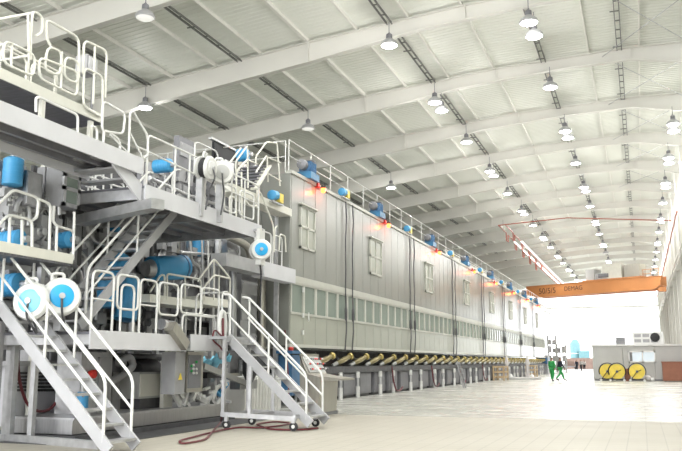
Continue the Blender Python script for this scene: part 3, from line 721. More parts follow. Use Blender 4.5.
# far backing: stainless doctor frames, grey machine hall plates
tag(MB().box(-16.2, -16, 6, 25, 0, 6.2).build('machine_wall', 'grey'), 'grey plate wall behind all the press machinery', 'machine wall')
def frame_col(label, x0, y0, x1, y1, X, w=.25, m='brush'):
    a = AX(x0, (y0+y1)/2, X); b = AX(x1, (y0+y1)/2, X); zt = AX((x0+x1)/2, y0, X).z; zb = max(0., AX((x0+x1)/2, y1, X).z) if y1 < 400 else 0.
    t = thing('machine_frame', label, 'machine frame', (X, a.y, zb), MG)
    MB().box(X-w, X, a.y, b.y, zb, zt).build('upright', m, t)
    n = max(2, int((zt-zb)/.8)); mb = MB(); bo = MB()
    for i in range(n):
        z = zb+(zt-zb)*(i+.5)/n; mb.box(X, X+.03, a.y+.03, b.y-.03, z-.22, z+.22)
        for yy in (a.y+.09, b.y-.09): bo.cyl((X+.03, yy, z+.15), (X+.06, yy, z+.15), .03, n=8)
    mb.build_each('cover_plate', 'mid' if m in ('brush', 'grey') else 'grey', t); bo.build_each('bolt', 'steel', t)
    return t
frame_col('stainless upright frame left of the middle stair foot', 63, 205, 74, 300, -11.3)
frame_col('stainless upright frame at the far left under the high platform', -6, 160, 6, 300, -11.2)
frame_col('grey upright frame left of the glazed cabinet', 43, 168, 56, 240, -11.1, .2, 'mid')
frame_col('stainless upright frame behind the middle stair', 96, 205, 112, 330, -12.9)
frame_col('stainless upright frame right of the blue drum', 186, 235, 196, 330, -13.2)
frame_col('tall stainless column left of the hood corner', 226, 240, 236, 330, -12.3, .2)
frame_col('ribbed stainless column beside the hood corner', 240, 275, 256, 400, -12.0, .25)
frame_col('grey louvred tower rising above the reel platform', 178, 138, 193, 215, -13.2, .2, 'grey')
def plates(label, x0, y0, x1, y1, X, nx, ny, seed):
    r_ = random.Random(seed); t = thing('machine_casing', label, 'machine casing', AX((x0+x1)/2, y1, X), 'casings of the press section')
    for i in range(nx):
        for j in range(ny):
            u0 = x0+(x1-x0)*(i+r_.uniform(0,.25))/nx; u1 = x0+(x1-x0)*(i+r_.uniform(.7,1.0))/nx; w0 = y0+(y1-y0)*(j+r_.uniform(0,.2))/ny; w1 = y0+(y1-y0)*(j+r_.uniform(.7,1))/ny
            X2 = X+r_.uniform(0,.25)
            pbox(t, 'casing_panel', u0, w0, u1, w1, X2, .06, r_.choice(('brush','dark','mid','grey','steel','dark','brush','warm')))
    p0, p1 = AX(x0, (y0+y1)/2, X-.1), AX(x1, (y0+y1)/2, X-.1)
    MB().box(X-.2, X-.1, p0.y, p1.y, max(.02, AX(x0, y1, X).z) if y1 < 400 else .02, AX(x0, y0, X).z).build('back_sheet', 'dark', t)
plates('patched steel casing under the high platform at far left', -20, 165, 82, 330, -11.5, 6, 6, 1)
plates('patched steel casing behind the middle stair', 76, 215, 150, 345, -12.75, 6, 6, 2)
plates('patched steel casing below the reel platform', 150, 238, 245, 345, -13.3, 8, 5, 3)
plates('patched steel casing below the low platform', 50, 350, 285, 428, -12.0, 16, 4, 4)
plates('patched machine casing rising above the reel platform', 146, 160, 262, 215, -13.9, 9, 3, 6)
# rolls: lie across the machine, journal and bearing towards the aisle
def roll(label, px, py, X, r, m='brush'):
    c = AX(px, py, X); t = thing('press_roll', label, 'roll', c, 'rolls of the press section')
    MB().lathe([(-2.4,r),(-.35,r),(-.33,r*.5)], (X, c.y, c.z), (1,0,0), 20).build('shell', m, t)
    MB().lathe([(-.34,r*.42),(.02,r*.42),(.04,r*.3),(.12,r*.3)], (X, c.y, c.z), (1,0,0), 16).build('journal', 'steel', t)
    MB().box(X-.3, X-.05, c.y-r*.75, c.y+r*.75, c.z-r*1.1, c.z+r*.6).build('bearing_block', 'grey', t)
    return t
for lab, px, py, X, r, m in (('dark roll behind the small walkway rail', 40, 232, -11.0, .26, 'dark'), ('steel roll above the middle stair foot', 84, 244, -12.2, .30, 'brush'),
    ('dark roll behind the crossover steps', 185, 300, -12.2, .34, 'dark'), ('dark roll left of the crossover steps', 164, 300, -12.0, .30, 'dark'), ('dark roll below the reel platform', 200, 262, -12.8, .32, 'dark'),
    ('steel roll under the low platform, left one', 120, 362, -11.0, .28, 'dark'), ('dark roll under the low platform, middle one', 148, 364, -11.2, .30, 'dark'), ('dark roll above the reel platform deck', 215, 184, -13, .35, 'dark'), ('dark roll above the platform steps', 150, 180, -13, .3, 'dark')):
    roll(lab, px, py, X, r, m)
def motor(label, px, py, X, r, L, axis=(1,0,0), m='blue', cat='motor'):
    r *= .72; L *= .8; c = AX(px, py, X); t = thing('electric_motor', label, cat, c, 'blue motors of the press section'); d = Vector(axis).normalized()
    MB().lathe([(-L/2,r*.6),(-L/2+.03,r),(L/2-.04,r),(L/2,r*.7)], c, d, 18).build('housing', m, t)
    mb = MB()
    for i in range(5): mb.lathe([(-L/2+.1+i*L*.15,r*1.025),(-L/2+.115+i*L*.15,r*1.025)], c, d, 18)
    mb.build('cooling_fin', m, t)
    MB().lathe([(L/2,r*.35),(L/2+.14,r*.35)], c, d, 12).build('shaft', 'steel', t)
    MB().box(c.x-.1, c.x+.1, c.y-.1, c.y+.1, c.z+r*.8, c.z+r*1.25).build('terminal_box', 'grey', t)
    return t
motor('blue motor hung under the high platform at far left', 13, 172, -10.95, .26, .7, (0,0,1))
motor('blue motor with pale end beside the small walkway', 62, 240, -10.95, .24, .6)
motor('blue motor behind the lowest left handrail bend', 12, 240, -10.95, .26, .6)
motor('blue motor under the beam left of the middle stair', 115, 222, -12.4, .24, .6, (0,.3,1))
motor('blue motor on the reel platform left of the tower', 163, 166, -12.4, .27, .7)
motor('round blue motor beside the access stair top', 243, 155, -12.2, .3, .5)
motor('upright blue motor left behind the middle stair, lower one', 107, 290, -11.9, .32, 1.1, (0,0,1))
motor('blue motor behind the low platform railing loops', 128, 300, -11.6, .38, 1.3, (0,.2,1))
motor('blue motor above the low platform beside the stair stringer', 117, 268, -11.9, .33, .9, (0,.4,1))
motor('blue motor behind the near stair at far left', 8, 285, -10.95, .3, .8)
motor('blue motor half hidden below the reel platform deck', 198, 248, -12.9, .26, .7, (0,0,1))
motor('blue motor below the low platform behind the near stair treads', 82, 402, -10.4, .17, .5, (0,0,1))
c = AX(168, 268, -11.7); t = thing('blue_drum', 'large inclined blue drum beside the middle stair', 'drum', c); d = Vector((.25, 1, .14)).normalized()
MB().lathe([(-.62,.2),(-.6,.33),(.58,.33),(.62,.28)], c, d, 24).build('shell', 'blue', t); MB().lathe([(-.8,.2),(-.6,.26)], c, d, 16).build('collar', 'steel', t); MB().lathe([(.45,.345),(.5,.345)], c, d, 24).build('band', 'navy', t)
# cabinets
t = thing('glazed_cabinet', 'steel framed cabinet with glazed door under the high platform', 'cabinet', AX(70, 208, -10.6))
pb(MB(), 62, 163, 79, 208, -10.6, .4).build('body', 'mid', t); a = AX(62, 186, -10.6).y; b = AX(79, 186, -10.6).y; z0 = AX(70, 208, -10.6).z; z1 = AX(70, 163, -10.6).z
f = MB()
for y in (a, b-.08): f.box(-10.6, -10.55, y, y+.08, z0, z1)
for z in (z0, z1-.08, z0+(z1-z0)*.36, z0+(z1-z0)*.66): f.box(-10.6, -10.55, a, b, z, z+.08)
d_ = f.build('door', 'steel', t); MB().box(-10.59, -10.57, a+.05, b-.05, z0+.05, z1-.05).build('pane', 'pane', d_)
t = thing('grey_cabinet', 'plain grey cabinet with a door left of the glazed one', 'cabinet', AX(34, 205, -10.8))
pbox(t, 'body', 26, 172, 42, 207, -10.8, .3, 'brush'); pbox(t, 'door', 27.5, 174, 40.5, 205, -10.77, .04, 'steel')
t = thing('instrument_cabinet', 'steel instrument cabinet at the far left edge under the platform', 'cabinet', AX(10, 228, -11.0))
pbox(t, 'body', 6, 190, 28, 230, -11.0, .3, 'mid')
mb = MB()
for i in range(5):
    for j in range(4): pb(mb, 9+i*3.6, 196+j*8, 11+i*3.6, 201+j*8, -10.97, .04)
mb.build('gauge', 'white', t)
t = thing('grey_cabinet', 'wide grey cabinet between the motors left of the middle stair', 'cabinet', AX(90, 230, -12.3))
pbox(t, 'body', 76, 222, 94, 262, -12.3, .5, 'mid'); pbox(t, 'door', 78, 225, 92, 259, -12.26, .04, 'brush')
t = thing('black_screen', 'black hanging screen behind the white hose reels', 'screen', AX(232, 170, -14))
pbox(t, 'sheet', 214, 146, 243, 172, -14, .1, 'black'); pbox(t, 'top_rail', 212, 145, 244, 147, -13.95, .15, 'steel')
MB().box(-14.1, -14, AX(214,160,-14).y, AX(214,160,-14).y+.1, 0, AX(214,147,-14).z).build('post', 'steel', t); MB().box(-14.1, -14, AX(242,160,-14).y, AX(242,160,-14).y+.1, 0, AX(242,147,-14).z).build('post', 'steel', t)
# pipework, each pipe a thing
rnd = random.Random(3)
def pipe(label, pts, X, r, m): tag(MB().tube([AX(a, b, X) for a, b in pts], r, 10, .25).build('process_pipe', m), label, 'pipe', 'pipes of the press section')
PIPES = [('thin steel pipe dropping left of the glazed cabinet',[(58,176),(59,215)],-10.75,.04,'steel'),
 ('steel pipe elbow above the middle stair foot',[(70,255),(84,252),(86,275),(86,330)],-11.8,.06,'brush'),
 ('steel pipe curving over the two motors',[(85,212),(90,240),(106,246),(130,238)],-12.0,.05,'brush'),
 ('upright steel pipe behind the middle stair treads',[(140,240),(141,335)],-12.5,.09,'steel'),
 ('dark pipe behind the blue drum',[(150,235),(151,335)],-12.7,.11,'dark'),
 ('steel pipe right of the blue drum',[(190,236),(191,262),(200,266),(201,300)],-12.4,.05,'steel'),
 ('thin bright pipe under the reel platform, left one',[(202,240),(203,298)],-12.2,.035,'steel'),
 ('thin bright pipe under the reel platform, middle one',[(208,241),(209,296)],-12.2,.03,'railw'),
 ('thin bright pipe under the reel platform, right one',[(216,238),(216,292)],-12.4,.04,'steel'),
 ('horizontal steel pipe under the reel platform',[(180,252),(226,256)],-12.3,.045,'steel'),
 ('large duct elbow at the right end of the reel platform',[(228,236),(248,246),(252,262)],-12.0,.13,'warm'),
 ('grey duct standing left of the hood corner, first',[(233,270),(233,360)],-12.1,.12,'brush'),
 ('grey duct standing left of the hood corner, second',[(262,275),(262,380)],-12.0,.14,'warm'),
 ('grey bent duct below the low platform',[(118,362),(130,356),(134,366),(122,376),(105,384)],-10.7,.08,'mid'),
 ('dark pipe running below the low platform',[(100,356),(180,358)],-11.0,.08,'dark'),
 ('steel pipe loop above the small walkway',[(15,212),(20,196),(30,208),(28,226)],-10.9,.045,'steel'),
 ('steel pipe loop behind the near stair reel',[(60,272),(66,262),(80,268),(82,290)],-11.0,.05,'brush'),
 ('thin pipe loop right of the middle stair foot',[(84,300),(90,278),(98,290),(96,320)],-12.2,.04,'steel'),
 ('pale pipe behind the tower on the reel platform',[(171,215),(171,160),(196,158),(198,215)],-13.6,.05,'cream'),
 ('steel pipe along the reel platform floor',[(150,178),(190,196),(240,212)],-12.0,.05,'steel')]
for lab, pts, X, r, m in PIPES: pipe(lab, pts, X, r, m)
# a dense mesh of small fittings on the machine frames: tubes, valves and cable looms
def loom(label, x0, y0, x1, y1, X, n, seed):
    r_ = random.Random(seed); a = MB(); b = MB(); c = MB()
    for i in range(n):
        px, py = r_.uniform(x0, x1), r_.uniform(y0, y1); k = r_.random()
        if k < .5:
            pts = [(px, py)]
            for s in range(3): pts.append((min(x1, max(x0, pts[-1][0]+r_.uniform(-5, 5))), min(y1, max(y0, pts[-1][1]+r_.uniform(2, 9)))))
            P = [AX(u, v, X+r_.uniform(-.3, .3)*.3) for u, v in pts]; (a if r_.random() < .6 else c).tube(P, r_.choice((.018, .025, .035)), 6, .08)
        else:
            p = AX(px, py, X); s = r_.uniform(.05, .14); b.box(p.x-.1, p.x+r_.uniform(.02, .15), p.y-s, p.y+s, p.z-s*r_.uniform(.5, 1.6), p.z+s)
    t = thing('valve_rack', label, 'valve rack', AX((x0+x1)/2, y1, X), 'tangled fittings on the press section')
    a.build_each('tubing', 'steel', t); b.build_each('valve_body', 'mid', t); c.build_each('cable', 'dark', t)
    p0, p1 = AX(x0, (y0+y1)/2, X-.25), AX(x1, (y0+y1)/2, X-.25)
    MB().box(X-.35, X-.25, p0.y, p1.y, AX(x0, y1, X-.25).z, AX(x0, y0, X-.25).z).build('backing_plate', 'grey', t)
for i, (lab, *a) in enumerate((('dense pipe fittings behind the small walkway at far left', 2, 188, 60, 250, -11.05, 80), ('dense pipe fittings left of the middle stair', 76, 218, 104, 330, -12.4, 90),
    ('dense pipe fittings behind the lower handrails', 0, 255, 75, 332, -11.3, 80), ('dense pipe fittings below the reel platform', 180, 238, 240, 320, -12.9, 90), ('dense fittings above the low platform', 120, 262, 185, 335, -12.3, 90),
    ('tangled fittings on the reel platform floor', 150, 165, 262, 215, -13.2, 95), ('dense fittings under the low platform', 62, 354, 230, 395, -11.5, 98), ('dense fittings behind the middle stair treads', 140, 212, 178, 262, -13.0, 40))):
    loom(lab, *a, 20+i)
# below the low platform
t = thing('floor_barrier', 'steel post and floor sill framing the near left corner', 'guard frame', AZ(4, 441, 0))
q = AZ(5, 441, 0); q2 = AZ(100, 449, 0)
MB().bar(q+Vector((0,0,.06)), q2+Vector((0,0,.06)), .12, .14).build('sill', 'steel', t); MB().bar(q+Vector((0,0,.12)), q+Vector((0,0,2.2)), .12, .12, (0,1,0)).build('post', 'steel', t); MB().bar(q+Vector((.0,-.3,.12)), q+Vector((.0,-.3,2.2)), .1, .1, (0,1,0)).build('post', 'mid', t); MB().bar(q+Vector((0,-.5,.06)), q+Vector((0,0,.06)), .12, .14).build('sill', 'steel', t)
t = thing('vent_box', 'pale box with perforated grille behind the near stair', 'machine box', AX(35, 425, -11.7))
pbox(t, 'body', 12, 365, 60, 424, -11.7, .4, 'fascia')
mb = MB(); g = MB()
for i in range(16):
    for j in range(6): pb(mb, 16+i*2.6, 372+j*3.4, 17.9+i*2.6, 374.4+j*3.4, -11.67, .05)
mb.build('grille_hole', 'dark', t); pbox(t, 'lid', 10, 361, 62, 366, -11.6, .55, 'steel')
t = thing('electric_cabinet', 'grey cabinet with a red emergency button below the low platform', 'cabinet', AX(96, 428, -10.6))
pbox(t, 'body', 80, 352, 111, 428, -10.6, .6, 'steel'); pbox(t, 'door', 98, 357, 110, 424, -10.57, .03, 'mid')
mb = MB()
for j in range(7): pb(mb, 82, 372+j*2.6, 96, 373+j*2.6, -10.58, .04)
mb.build('louvre', 'dark', t); p = AX(91, 374, -10.55); MB().lathe([(-.05,.06),(.03,.09),(.09,.09),(.11,.06)], p, (1,0,0), 14).build('stop_button', 'red', t)
t = thing('pump_housing', 'grey pump housing with thick pipes below the low platform', 'pump', AX(125, 428, -11.0))
pbox(t, 'body', 112, 372, 135, 430, -11.0, .8, 'mid'); p = AX(146, 372, -10.9); MB().lathe([(-.5,.25),(0,.3),(.25,.3),(.3,.2)], p, (0,1,0), 18).build('casing', 'dark', t)
t = thing('white_box', 'pale rectangular box on a dark base below the low platform', 'machine box', AX(148, 425, -10.5))
pbox(t, 'body', 139, 372, 163, 398, -10.5, .6, 'cabin'); pbox(t, 'base', 139, 398, 163, 420, -10.5, .6, 'dark'); pbox(t, 'cover', 141, 374, 161, 396, -10.46, .04, 'cream')
t = thing('cream_plate', 'narrow cream plate standing left of the control panel', 'machine plate', AX(168, 410, -10.3)); pbox(t, 'plate', 164, 360, 173, 412, -10.3, .1, 'cream'); pbox(t, 'sign', 166, 369, 171, 376, -10.28, .03, 'pink')
t = thing('push_button_station', 'hanging control panel with small buttons under the low platform', 'control panel', AX(190, 392, -9.5))
pbox(t, 'side_box', 175, 352, 185, 394, -9.5, .35, 'mid'); pbox(t, 'panel', 187, 352, 203, 392, -9.5, .3, 'warm'); pbox(t, 'face', 189, 355, 201, 388, -9.47, .04, 'grey')
for n_, col, lst in (('white_button', 'white', ((193,369),(196,369),(193,373),(196,373),(193,365))), ('green_button', 'green', ((191,366),(196,362),(191,371)))):
    for px, py in lst: p = AX(px, py, -9.46); MB().cyl(p, p+Vector((.03,0,0)), .03, n=8).build(n_, col, t)
p = AX(180, 377, -9.48); MB().prism([p+Vector((0,-.07,-.06)), p+Vector((0,.07,-.06)), p+Vector((0,0,.08))], (.02,0,0)).build('warning_sign', 'yellow', t)
MB().bar((-9.65, p.y, 1.2), (-9.65, p.y, 2.0), .08, .08).build('hanger', 'steel', t)
a = AX(100, 410, -10.0).y; b = AX(228, 410, -10.0).y
t = thing('pit_trough', 'long low stainless trough on the floor below the platform', 'trough', (-10, 12.5, 0))
MB().box(-11.4, -10.0, 12.6, b, .12, .38).build('body', 'brush', t); MB().box(-11.45, -9.85, 12.5, b+.1, .0, .1).build('base_plate', 'dark', t)
MB().box(-11.4, -9.97, 12.6, b, .38, .42).build('rim', 'steel', t)
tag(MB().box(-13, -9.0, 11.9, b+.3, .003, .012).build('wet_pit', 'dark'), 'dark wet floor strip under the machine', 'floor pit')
t = thing('wrapped_parts', 'heap of white wrapped machine parts below the control panel', 'machine parts', AX(200, 405, -10.3)); r_ = random.Random(5)
for i in range(26):
    p = AX(r_.uniform(178, 226), r_.uniform(384, 403), -10.1); d = Vector((r_.uniform(-.2,.2), r_.uniform(-1,1), r_.uniform(-.7,.7))).normalized()*r_.uniform(.12,.3)
    MB().bar(p-d, p+d, r_.uniform(.06,.14), r_.uniform(.05,.12)).build('rod' , r_.choice(('railw','white','steel','blue','railw','railw')), t)
sh = MB(); r_ = random.Random(4); c0 = AX(199, 355, -10.2); c1 = AX(224, 357, -10.2); gv = []
for i in range(15):
    for j in range(7): gv.append((c0.x-.25+.5*j/6+r_.uniform(-.05,.05), c0.y+(c1.y-c0.y)*i/14+r_.uniform(-.03,.03), c0.z-.06-.16*math.sin(PI*j/6)-.08*math.sin(i*.9)+r_.uniform(-.06,.06)))
sh.add(gv, [(7*i+j, 7*i+j+1, 7*i+j+8, 7*i+j+7) for i in range(14) for j in range(6)])
tag(sh.build('blue_sheet', 'sky'), 'crumpled light blue sheet hanging under the short platform', 'sheet')
t = thing('motor_unit', 'black and white motor unit right of the control panel', 'motor', AX(215, 378, -10.4)); pbox(t, 'body', 207, 371, 226, 378, -10.4, .3, 'black'); pbox(t, 'top', 208, 367, 216, 372, -10.35, .3, 'white')
t = thing('support_beam', 'sloping steel beam left of the wheeled stair', 'beam', AX(215, 375, -9.7)); MB().bar(AX(203, 366, -9.9), AX(247, 384, -9.9), .1, .14).build('beam', 'brush', t); pbox(t, 'bracket', 240, 380, 257, 389, -9.9, .3, 'brush')
t = thing('finned_box', 'white finned box standing behind the wheeled stair', 'machine box', AX(262, 412, -10.4))
pbox(t, 'body', 244, 376, 281, 412, -10.45, .6, 'white'); mb = MB()
for i in range(12): pb(mb, 245+i*3, 377, 246.6+i*3, 411, -10.38, .1)
mb.build('fin', 'railw', t)
t = thing('black_funnel', 'black funnel hanging behind the wheeled stair', 'funnel', AX(249, 380, -10)); p = AX(250, 360, -9.9); MB().lathe([(0,.12),(.1,.2),(.5,.2),(.75,.08)], p+Vector((0,0,.15)), (0,0,-1), 14).build('cone', 'black', t); MB().cyl(p+Vector((0,0,.1)), (p.x, p.y, 2.0), .03, n=8).build('cord', 'dark', t)
t = thing('drain_chute', 'steel chute with round pipe on the gap of the low platforms', 'chute', AX(180, 335, PX)); MB().bar(AX(168, 328, PX-.1), AX(176, 329, PX-.1), .25, .2).build('pipe_end', 'brush', t)
MB().cyl(AX(161, 324, PX-.15), AX(174, 327, PX-.15), .12, n=16).build('pipe', 'brush', t); MB().bar(AX(170, 326, PX+.03), AX(184, 346, PX+.03), .22, .22).build('chute', 'warm', t)
# fire red light on the hood end
t = thing('blue_bin', 'dark blue box with a red lamp under the hood corner', 'machine box', AX(300, 372, HX+.3)); pbox(t, 'body', 292, 355, 306, 395, HX+.25, .5, 'navy'); p = AX(291, 350.5, HX+.3); MB().lathe([(0,.08),(.08,.09),(.12,.05)], p, (0,0,1), 12).build('red_lamp', 'red', t)
MB().box(HX-.2, HX+.4, p.y-.1, p.y+.6, p.z-.1, p.z).build('shelf', 'navy', t)
# control desk
a = AZ(331, 414, 0); b = AZ(357, 411, 0)
t = thing('control_desk', 'stainless control desk with sloping panel standing in front of the hood', 'control desk', (-8.3, 21.4, 0))
y0, y1 = 20.6, 22.0; x0, x1 = -8.85, -8.15
MB().prism([(x0,y0,0),(x1-.15,y0,0),(x1-.1,y0,1.05),(x1-.45,y0,1.12),(x1-.72,y0,1.62),(x0,y0,1.68)], (0,y1-y0,0)).build('body', 'warm', t)
MB().prism([(x1-.12,y0+.2,1.06),(x1+.42,y0+.2,1.0),(x1+.42,y0+.2,.95),(x1-.12,y0+.2,.95)], (0,y1-y0-.25,0)).build('desk_top', 'warm', t)
MB().prism([(x1-.46,y0+.12,1.16),(x1-.70,y0+.12,1.59),(x1-.68,y0+.12,1.60),(x1-.44,y0+.12,1.17)], (0,y1-y0-.24,0)).build('instrument_face', 'cabin', t)
r_ = random.Random(9)
for i in range(10):
    for j in range(3):
        u = (j+.5)/3; p = Vector((x1-.45-.24*u, y0+.25+i*.14, 1.18+.42*u)); MB().cyl(p, p+Vector((.035,0,.02)), .028, n=8).build('push_button', r_.choice(('dark','red','white','grey')), t)
MB().box(x0-.02, x1-.12, y0-.03, y1+.03, 0, .08).build('plinth', 'grey', t)
# hose reels -------------------------------------------------------------
def hose_reel(label, c, axis, r, m_disc, m_case, post_to=None, hang=None, cable=None):
    c = Vector(c); d = Vector(axis).normalized(); t = thing('hose_reel', label, 'hose reel', c, None)
    MB().lathe([(-.16,r*.3),(-.16,r),(-.12,r*1.02),(-.10,r*.75),(.06,r*.75),(.08,r*1.02),(.12,r),(.15,r*.9)], c, d, 28).build('casing', m_case, t)
    MB().lathe([(-.08,r*.86),(.04,r*.86)], c, d, 28).build('coiled_hose', 'black', t)
    MB().lathe([(.12,r*.62),(.165,r*.62),(.18,r*.5)], c, d, 28).build('hub_plate', m_disc, t); MB().lathe([(.17,r*.16),(.22,r*.16)], c, d, 12).build('axle', 'steel', t)
    s = d.cross(Vector((0,0,1))).normalized()
    MB().tube([c+s*r*.5+Vector((0,0,r*.8)), c+s*r*.5+Vector((0,0,r*1.25)), c-s*r*.1+Vector((0,0,r*1.25)), c-s*r*.1+Vector((0,0,r*.8))], .03, 8, .05).build('handle', m_case, t)
    if post_to is not None:
        MB().bar(c-d*.14-Vector((0,0,r*.6)), Vector((c.x-d.x*.14, c.y-d.y*.14, post_to)), .16, .1, (0,1,0)).build('post', 'steel', t)
        MB().tube([c+d*.18, c+d*.25+Vector((0,0,-r*.8)), Vector((c.x+.05, c.y+.1, c.z-r*1.8)), Vector((c.x+.02, c.y, post_to+.15))], .02, 6, .2).build('lead', 'dark', t)
    if hang:
        MB().box(c.x-.05, c.x+.05, c.y-.14, c.y+.14, c.z+r*.85, c.z+hang).build('hanger', m_case, t); MB().box(c.x-.08, c.x+.08, c.y-.12, c.y+.12, c.z-r*1.45, c.z-r*.8).build('outlet', m_case, t)
    if cable: MB().tube([c+Vector((0,0,-r*1.4)), c+Vector((.02,.03,-r*2.5)), c+Vector((0,0,-cable))], .022, 6).build('cable', 'black', t)
    return t
vw = lambda c, k: (Vector((-c.x*k, -c.y, 0))).normalized()
c = AX(221, 173, PX+.12); hose_reel('white hose reel on the reel platform, right one of the pair', c, (.62, -.78, -.06), .28, 'cabin', 'railw', 4.7)
c = AX(206, 168, PX+.12); hose_reel('white hose reel on the reel platform, left one turned sideways', c, (.96, .02, -.1), .27, 'white', 'railw', 4.7)
c = AX(260.5, 250, PX+.2); hose_reel('white hose reel with blue disc hanging below the reel platform end', c, (.55, -.8, 0), .27, 'cyan', 'railw', None, .55, 1.9)
MB().box(c.x-.3, c.x+.06, c.y-.03, c.y+.03, c.z+.5, c.z+.56).build('bracket', 'steel', bpy.context.scene.objects['hose_reel.002'])
MB().bar((c.x-.2, c.y, c.z+.53), (-9.3, 18.6, 4.7), .08, .08).build('arm', 'steel', bpy.context.scene.objects['hose_reel.002'])
c = AX(61, 297, -9.6); hose_reel('large white hose reel with blue disc behind the near stair', c, (.7, -.7, .05), .33, 'cyan', 'railw', 2.0)
c = AX(34, 302, -9.9); hose_reel('pale hose reel seen edge on behind the near stair', c, (.2, -1, .05), .33, 'sky', 'railw', 2.0)
# hose holder and hoses
c = AX(222, 327, PX+.1); t = thing('hose_holder', 'white oval hose holder at the head of the wheeled stair', 'hose holder', c)
ov = [(c.x, c.y+.15*math.cos(q*PI/8), c.z+.36*math.sin(q*PI/8)) for q in range(16)]; MB().tube(ov, .055, 8, 0, True).build('ring', 'railw', t); MB().box(c.x-.06, c.x-.02, c.y-.12, c.y+.12, c.z-.38, c.z+.3).build('back_plate', 'white', t)
MB().tube([(c.x+.03, c.y-.03, c.z+.2), (c.x+.06, c.y-.06, c.z-.1), (c.x+.06, c.y-.03, c.z-.3)], .03, 8).build('hose_loop', 'hose', t)
c2 = AX(214, 340, PX+.12); g = AZ(221, 422, .03)
t = tag(MB().tube([(c.x+.08, c.y, c.z-.3), (c.x+.1, c.y+.1, 1.9), (c2.x, c2.y, 2.2), (c2.x, c2.y-.1, 1.95), AX(226, 352, PX+.15), AX(223, 385, PX+.2), AX(222, 410, -9.0), g, AZ(205, 440, .03), AZ(182, 444, .03), AZ(178, 441, .03), AZ(205, 434, .03), AZ(222, 430, .03)], .02, 8, .3).build('red_hose', 'hose'), 'dark red hose hanging from the wheeled stair head down to the floor', 'hose')
tag(MB().tube([AZ(222, 430, .03), AZ(240, 427, .03), AZ(262, 428, .03), AZ(285, 425, .03), AZ(292, 423, .03), AZ(275, 421.5, .03), AZ(255, 424, .03), AZ(270, 429.5, .03), AZ(300, 430, .03), AZ(318, 428, .03)], .02, 8, .3).build('red_hose', 'hose'), 'red hose winding over the floor under the wheeled stair', 'hose')
pts = [(17,340),(17.5,362),(20,385),(27,405),(38,412),(50,410),(58,400),(60,380)]
tag(MB().tube([AX(a, b, -11.2) for a, b in pts], .03, 8, .2).build('red_hose', 'hose'), 'dark red hose looping in front of the perforated grille', 'hose')
tag(MB().tube([AX(285, 330, HX+.4), AX(288, 372, HX+.4), AX(289, 400, -10.6), AZ(300, 416, .03)], .025, 8, .2).build('red_hose', 'hose'), 'red hose hanging at the hood corner behind the wheeled stair', 'hose')

# ------------------------------------------------------------------ overhead crane
A = Vector((-13.7, 112, 10.0)); B = Vector((3.25, 103, 10.0)); ax = (B-A).normalized(); pr = Vector((ax.y, -ax.x, 0))
t = thing('overhead_crane', 'orange double girder overhead crane spanning the far end of the hall', 'crane', A)
for s, nm in ((-.9, 'girder'), (.9, 'girder')):
    o = pr*s; P = [A+o+Vector((0,0,.75)), A+o+ax*1.5, B+o-ax*1.0, B+o+Vector((0,0,.5)), B+o+Vector((0,0,1.55)), A+o+Vector((0,0,1.55))]
    MB().prism([p-pr*.22 for p in P], pr*.44).build('girder', 'orange', t)
    mb = MB(); mb.bar(A+o+Vector((0,0,1.58)), B+o+Vector((0,0,1.58)), .6, .05); mb.build('top_flange', 'orange', t)
for E_ in (A, B):
    MB().bar(E_-pr*1.9+Vector((0,0,.7)), E_+pr*1.9+Vector((0,0,.7)), .45, .7).build('end_carriage', 'orange', t)
MB().bar(A+pr*1.2+Vector((0,0,-.14)), B+pr*1.2+Vector((0,0,-.14)), .05, .05).build('conductor_bar', 'pipe', t)
MB().box(B.x-.9, B.x-.1, B.y-2.3, B.y-1.3, 9.6, 10.1).build('bumper', 'orange', t)
mb = MB()
for i in range(9):
    p = B-ax*.4-pr*0+pr*1.5; 
for zz in (1.9, 2.4): mb.bar(B-ax*2.2+pr*1.5+Vector((0,0,zz)), B+pr*1.5+Vector((0,0,zz)), .05, .05)
for k in range(3): mb.bar(B-ax*(.05+k*1.0)+pr*1.5+Vector((0,0,1.5)), B-ax*(.05+k*1.0)+pr*1.5+Vector((0,0,2.42)), .05, .05)
mb.build_each('hand_rail', 'orange', t)
tr = thing('crane_trolley', 'pale hoist trolley sitting on the orange crane', 'hoist', A.lerp(B, .62)+Vector((0,0,1.6)))
for fr_, w, h, m in ((.5, 1.2, 1.5, 'cabin'), (.58, 1.6, .9, 'steel'), (.66, 2.6, 2.0, 'cream'), (.80, 2.0, 1.7, 'warm')):
    p = A.lerp(B, fr_); MB().bar(p-ax*w/2+Vector((0,0,1.62+h/2)), p+ax*w/2+Vector((0,0,1.62+h/2)), 1.7, h).build('hoist_box', m, tr)
MB().bar(A.lerp(B, .45)+Vector((0,0,1.68)), A.lerp(B, .87)+Vector((0,0,1.68)), 2.2, .14).build('frame', 'orange', tr)
p = A.lerp(B, .6); MB().cyl(p+pr*.6-ax*.7+Vector((0,0,2.2)), p+pr*.6+ax*.7+Vector((0,0,2.2)), .35, n=16).build('rope_drum', 'grey', tr)
def lettering(txt, pos, h, parent):
    cu = bpy.data.curves.new('lettering', 'FONT'); cu.body = txt; cu.size = h; cu.extrude = .006
    o = bpy.data.objects.new('lettering', cu); me = None
    C.objects.link(o); dg = bpy.context.evaluated_depsgraph_get(); me = bpy.data.meshes.new_from_object(o.evaluated_get(dg)); C.objects.unlink(o); bpy.data.objects.remove(o)
    Rm = Matrix((ax, Vector((0,0,1)), pr)).transposed().to_4x4(); me.transform(Rm)
    me.materials.clear(); me.materials.append(M['text']); q = bpy.data.objects.new('lettering', me); C.objects.link(q); q.parent = parent; q.location = Vector(pos)-parent.location
front = pr*1.14
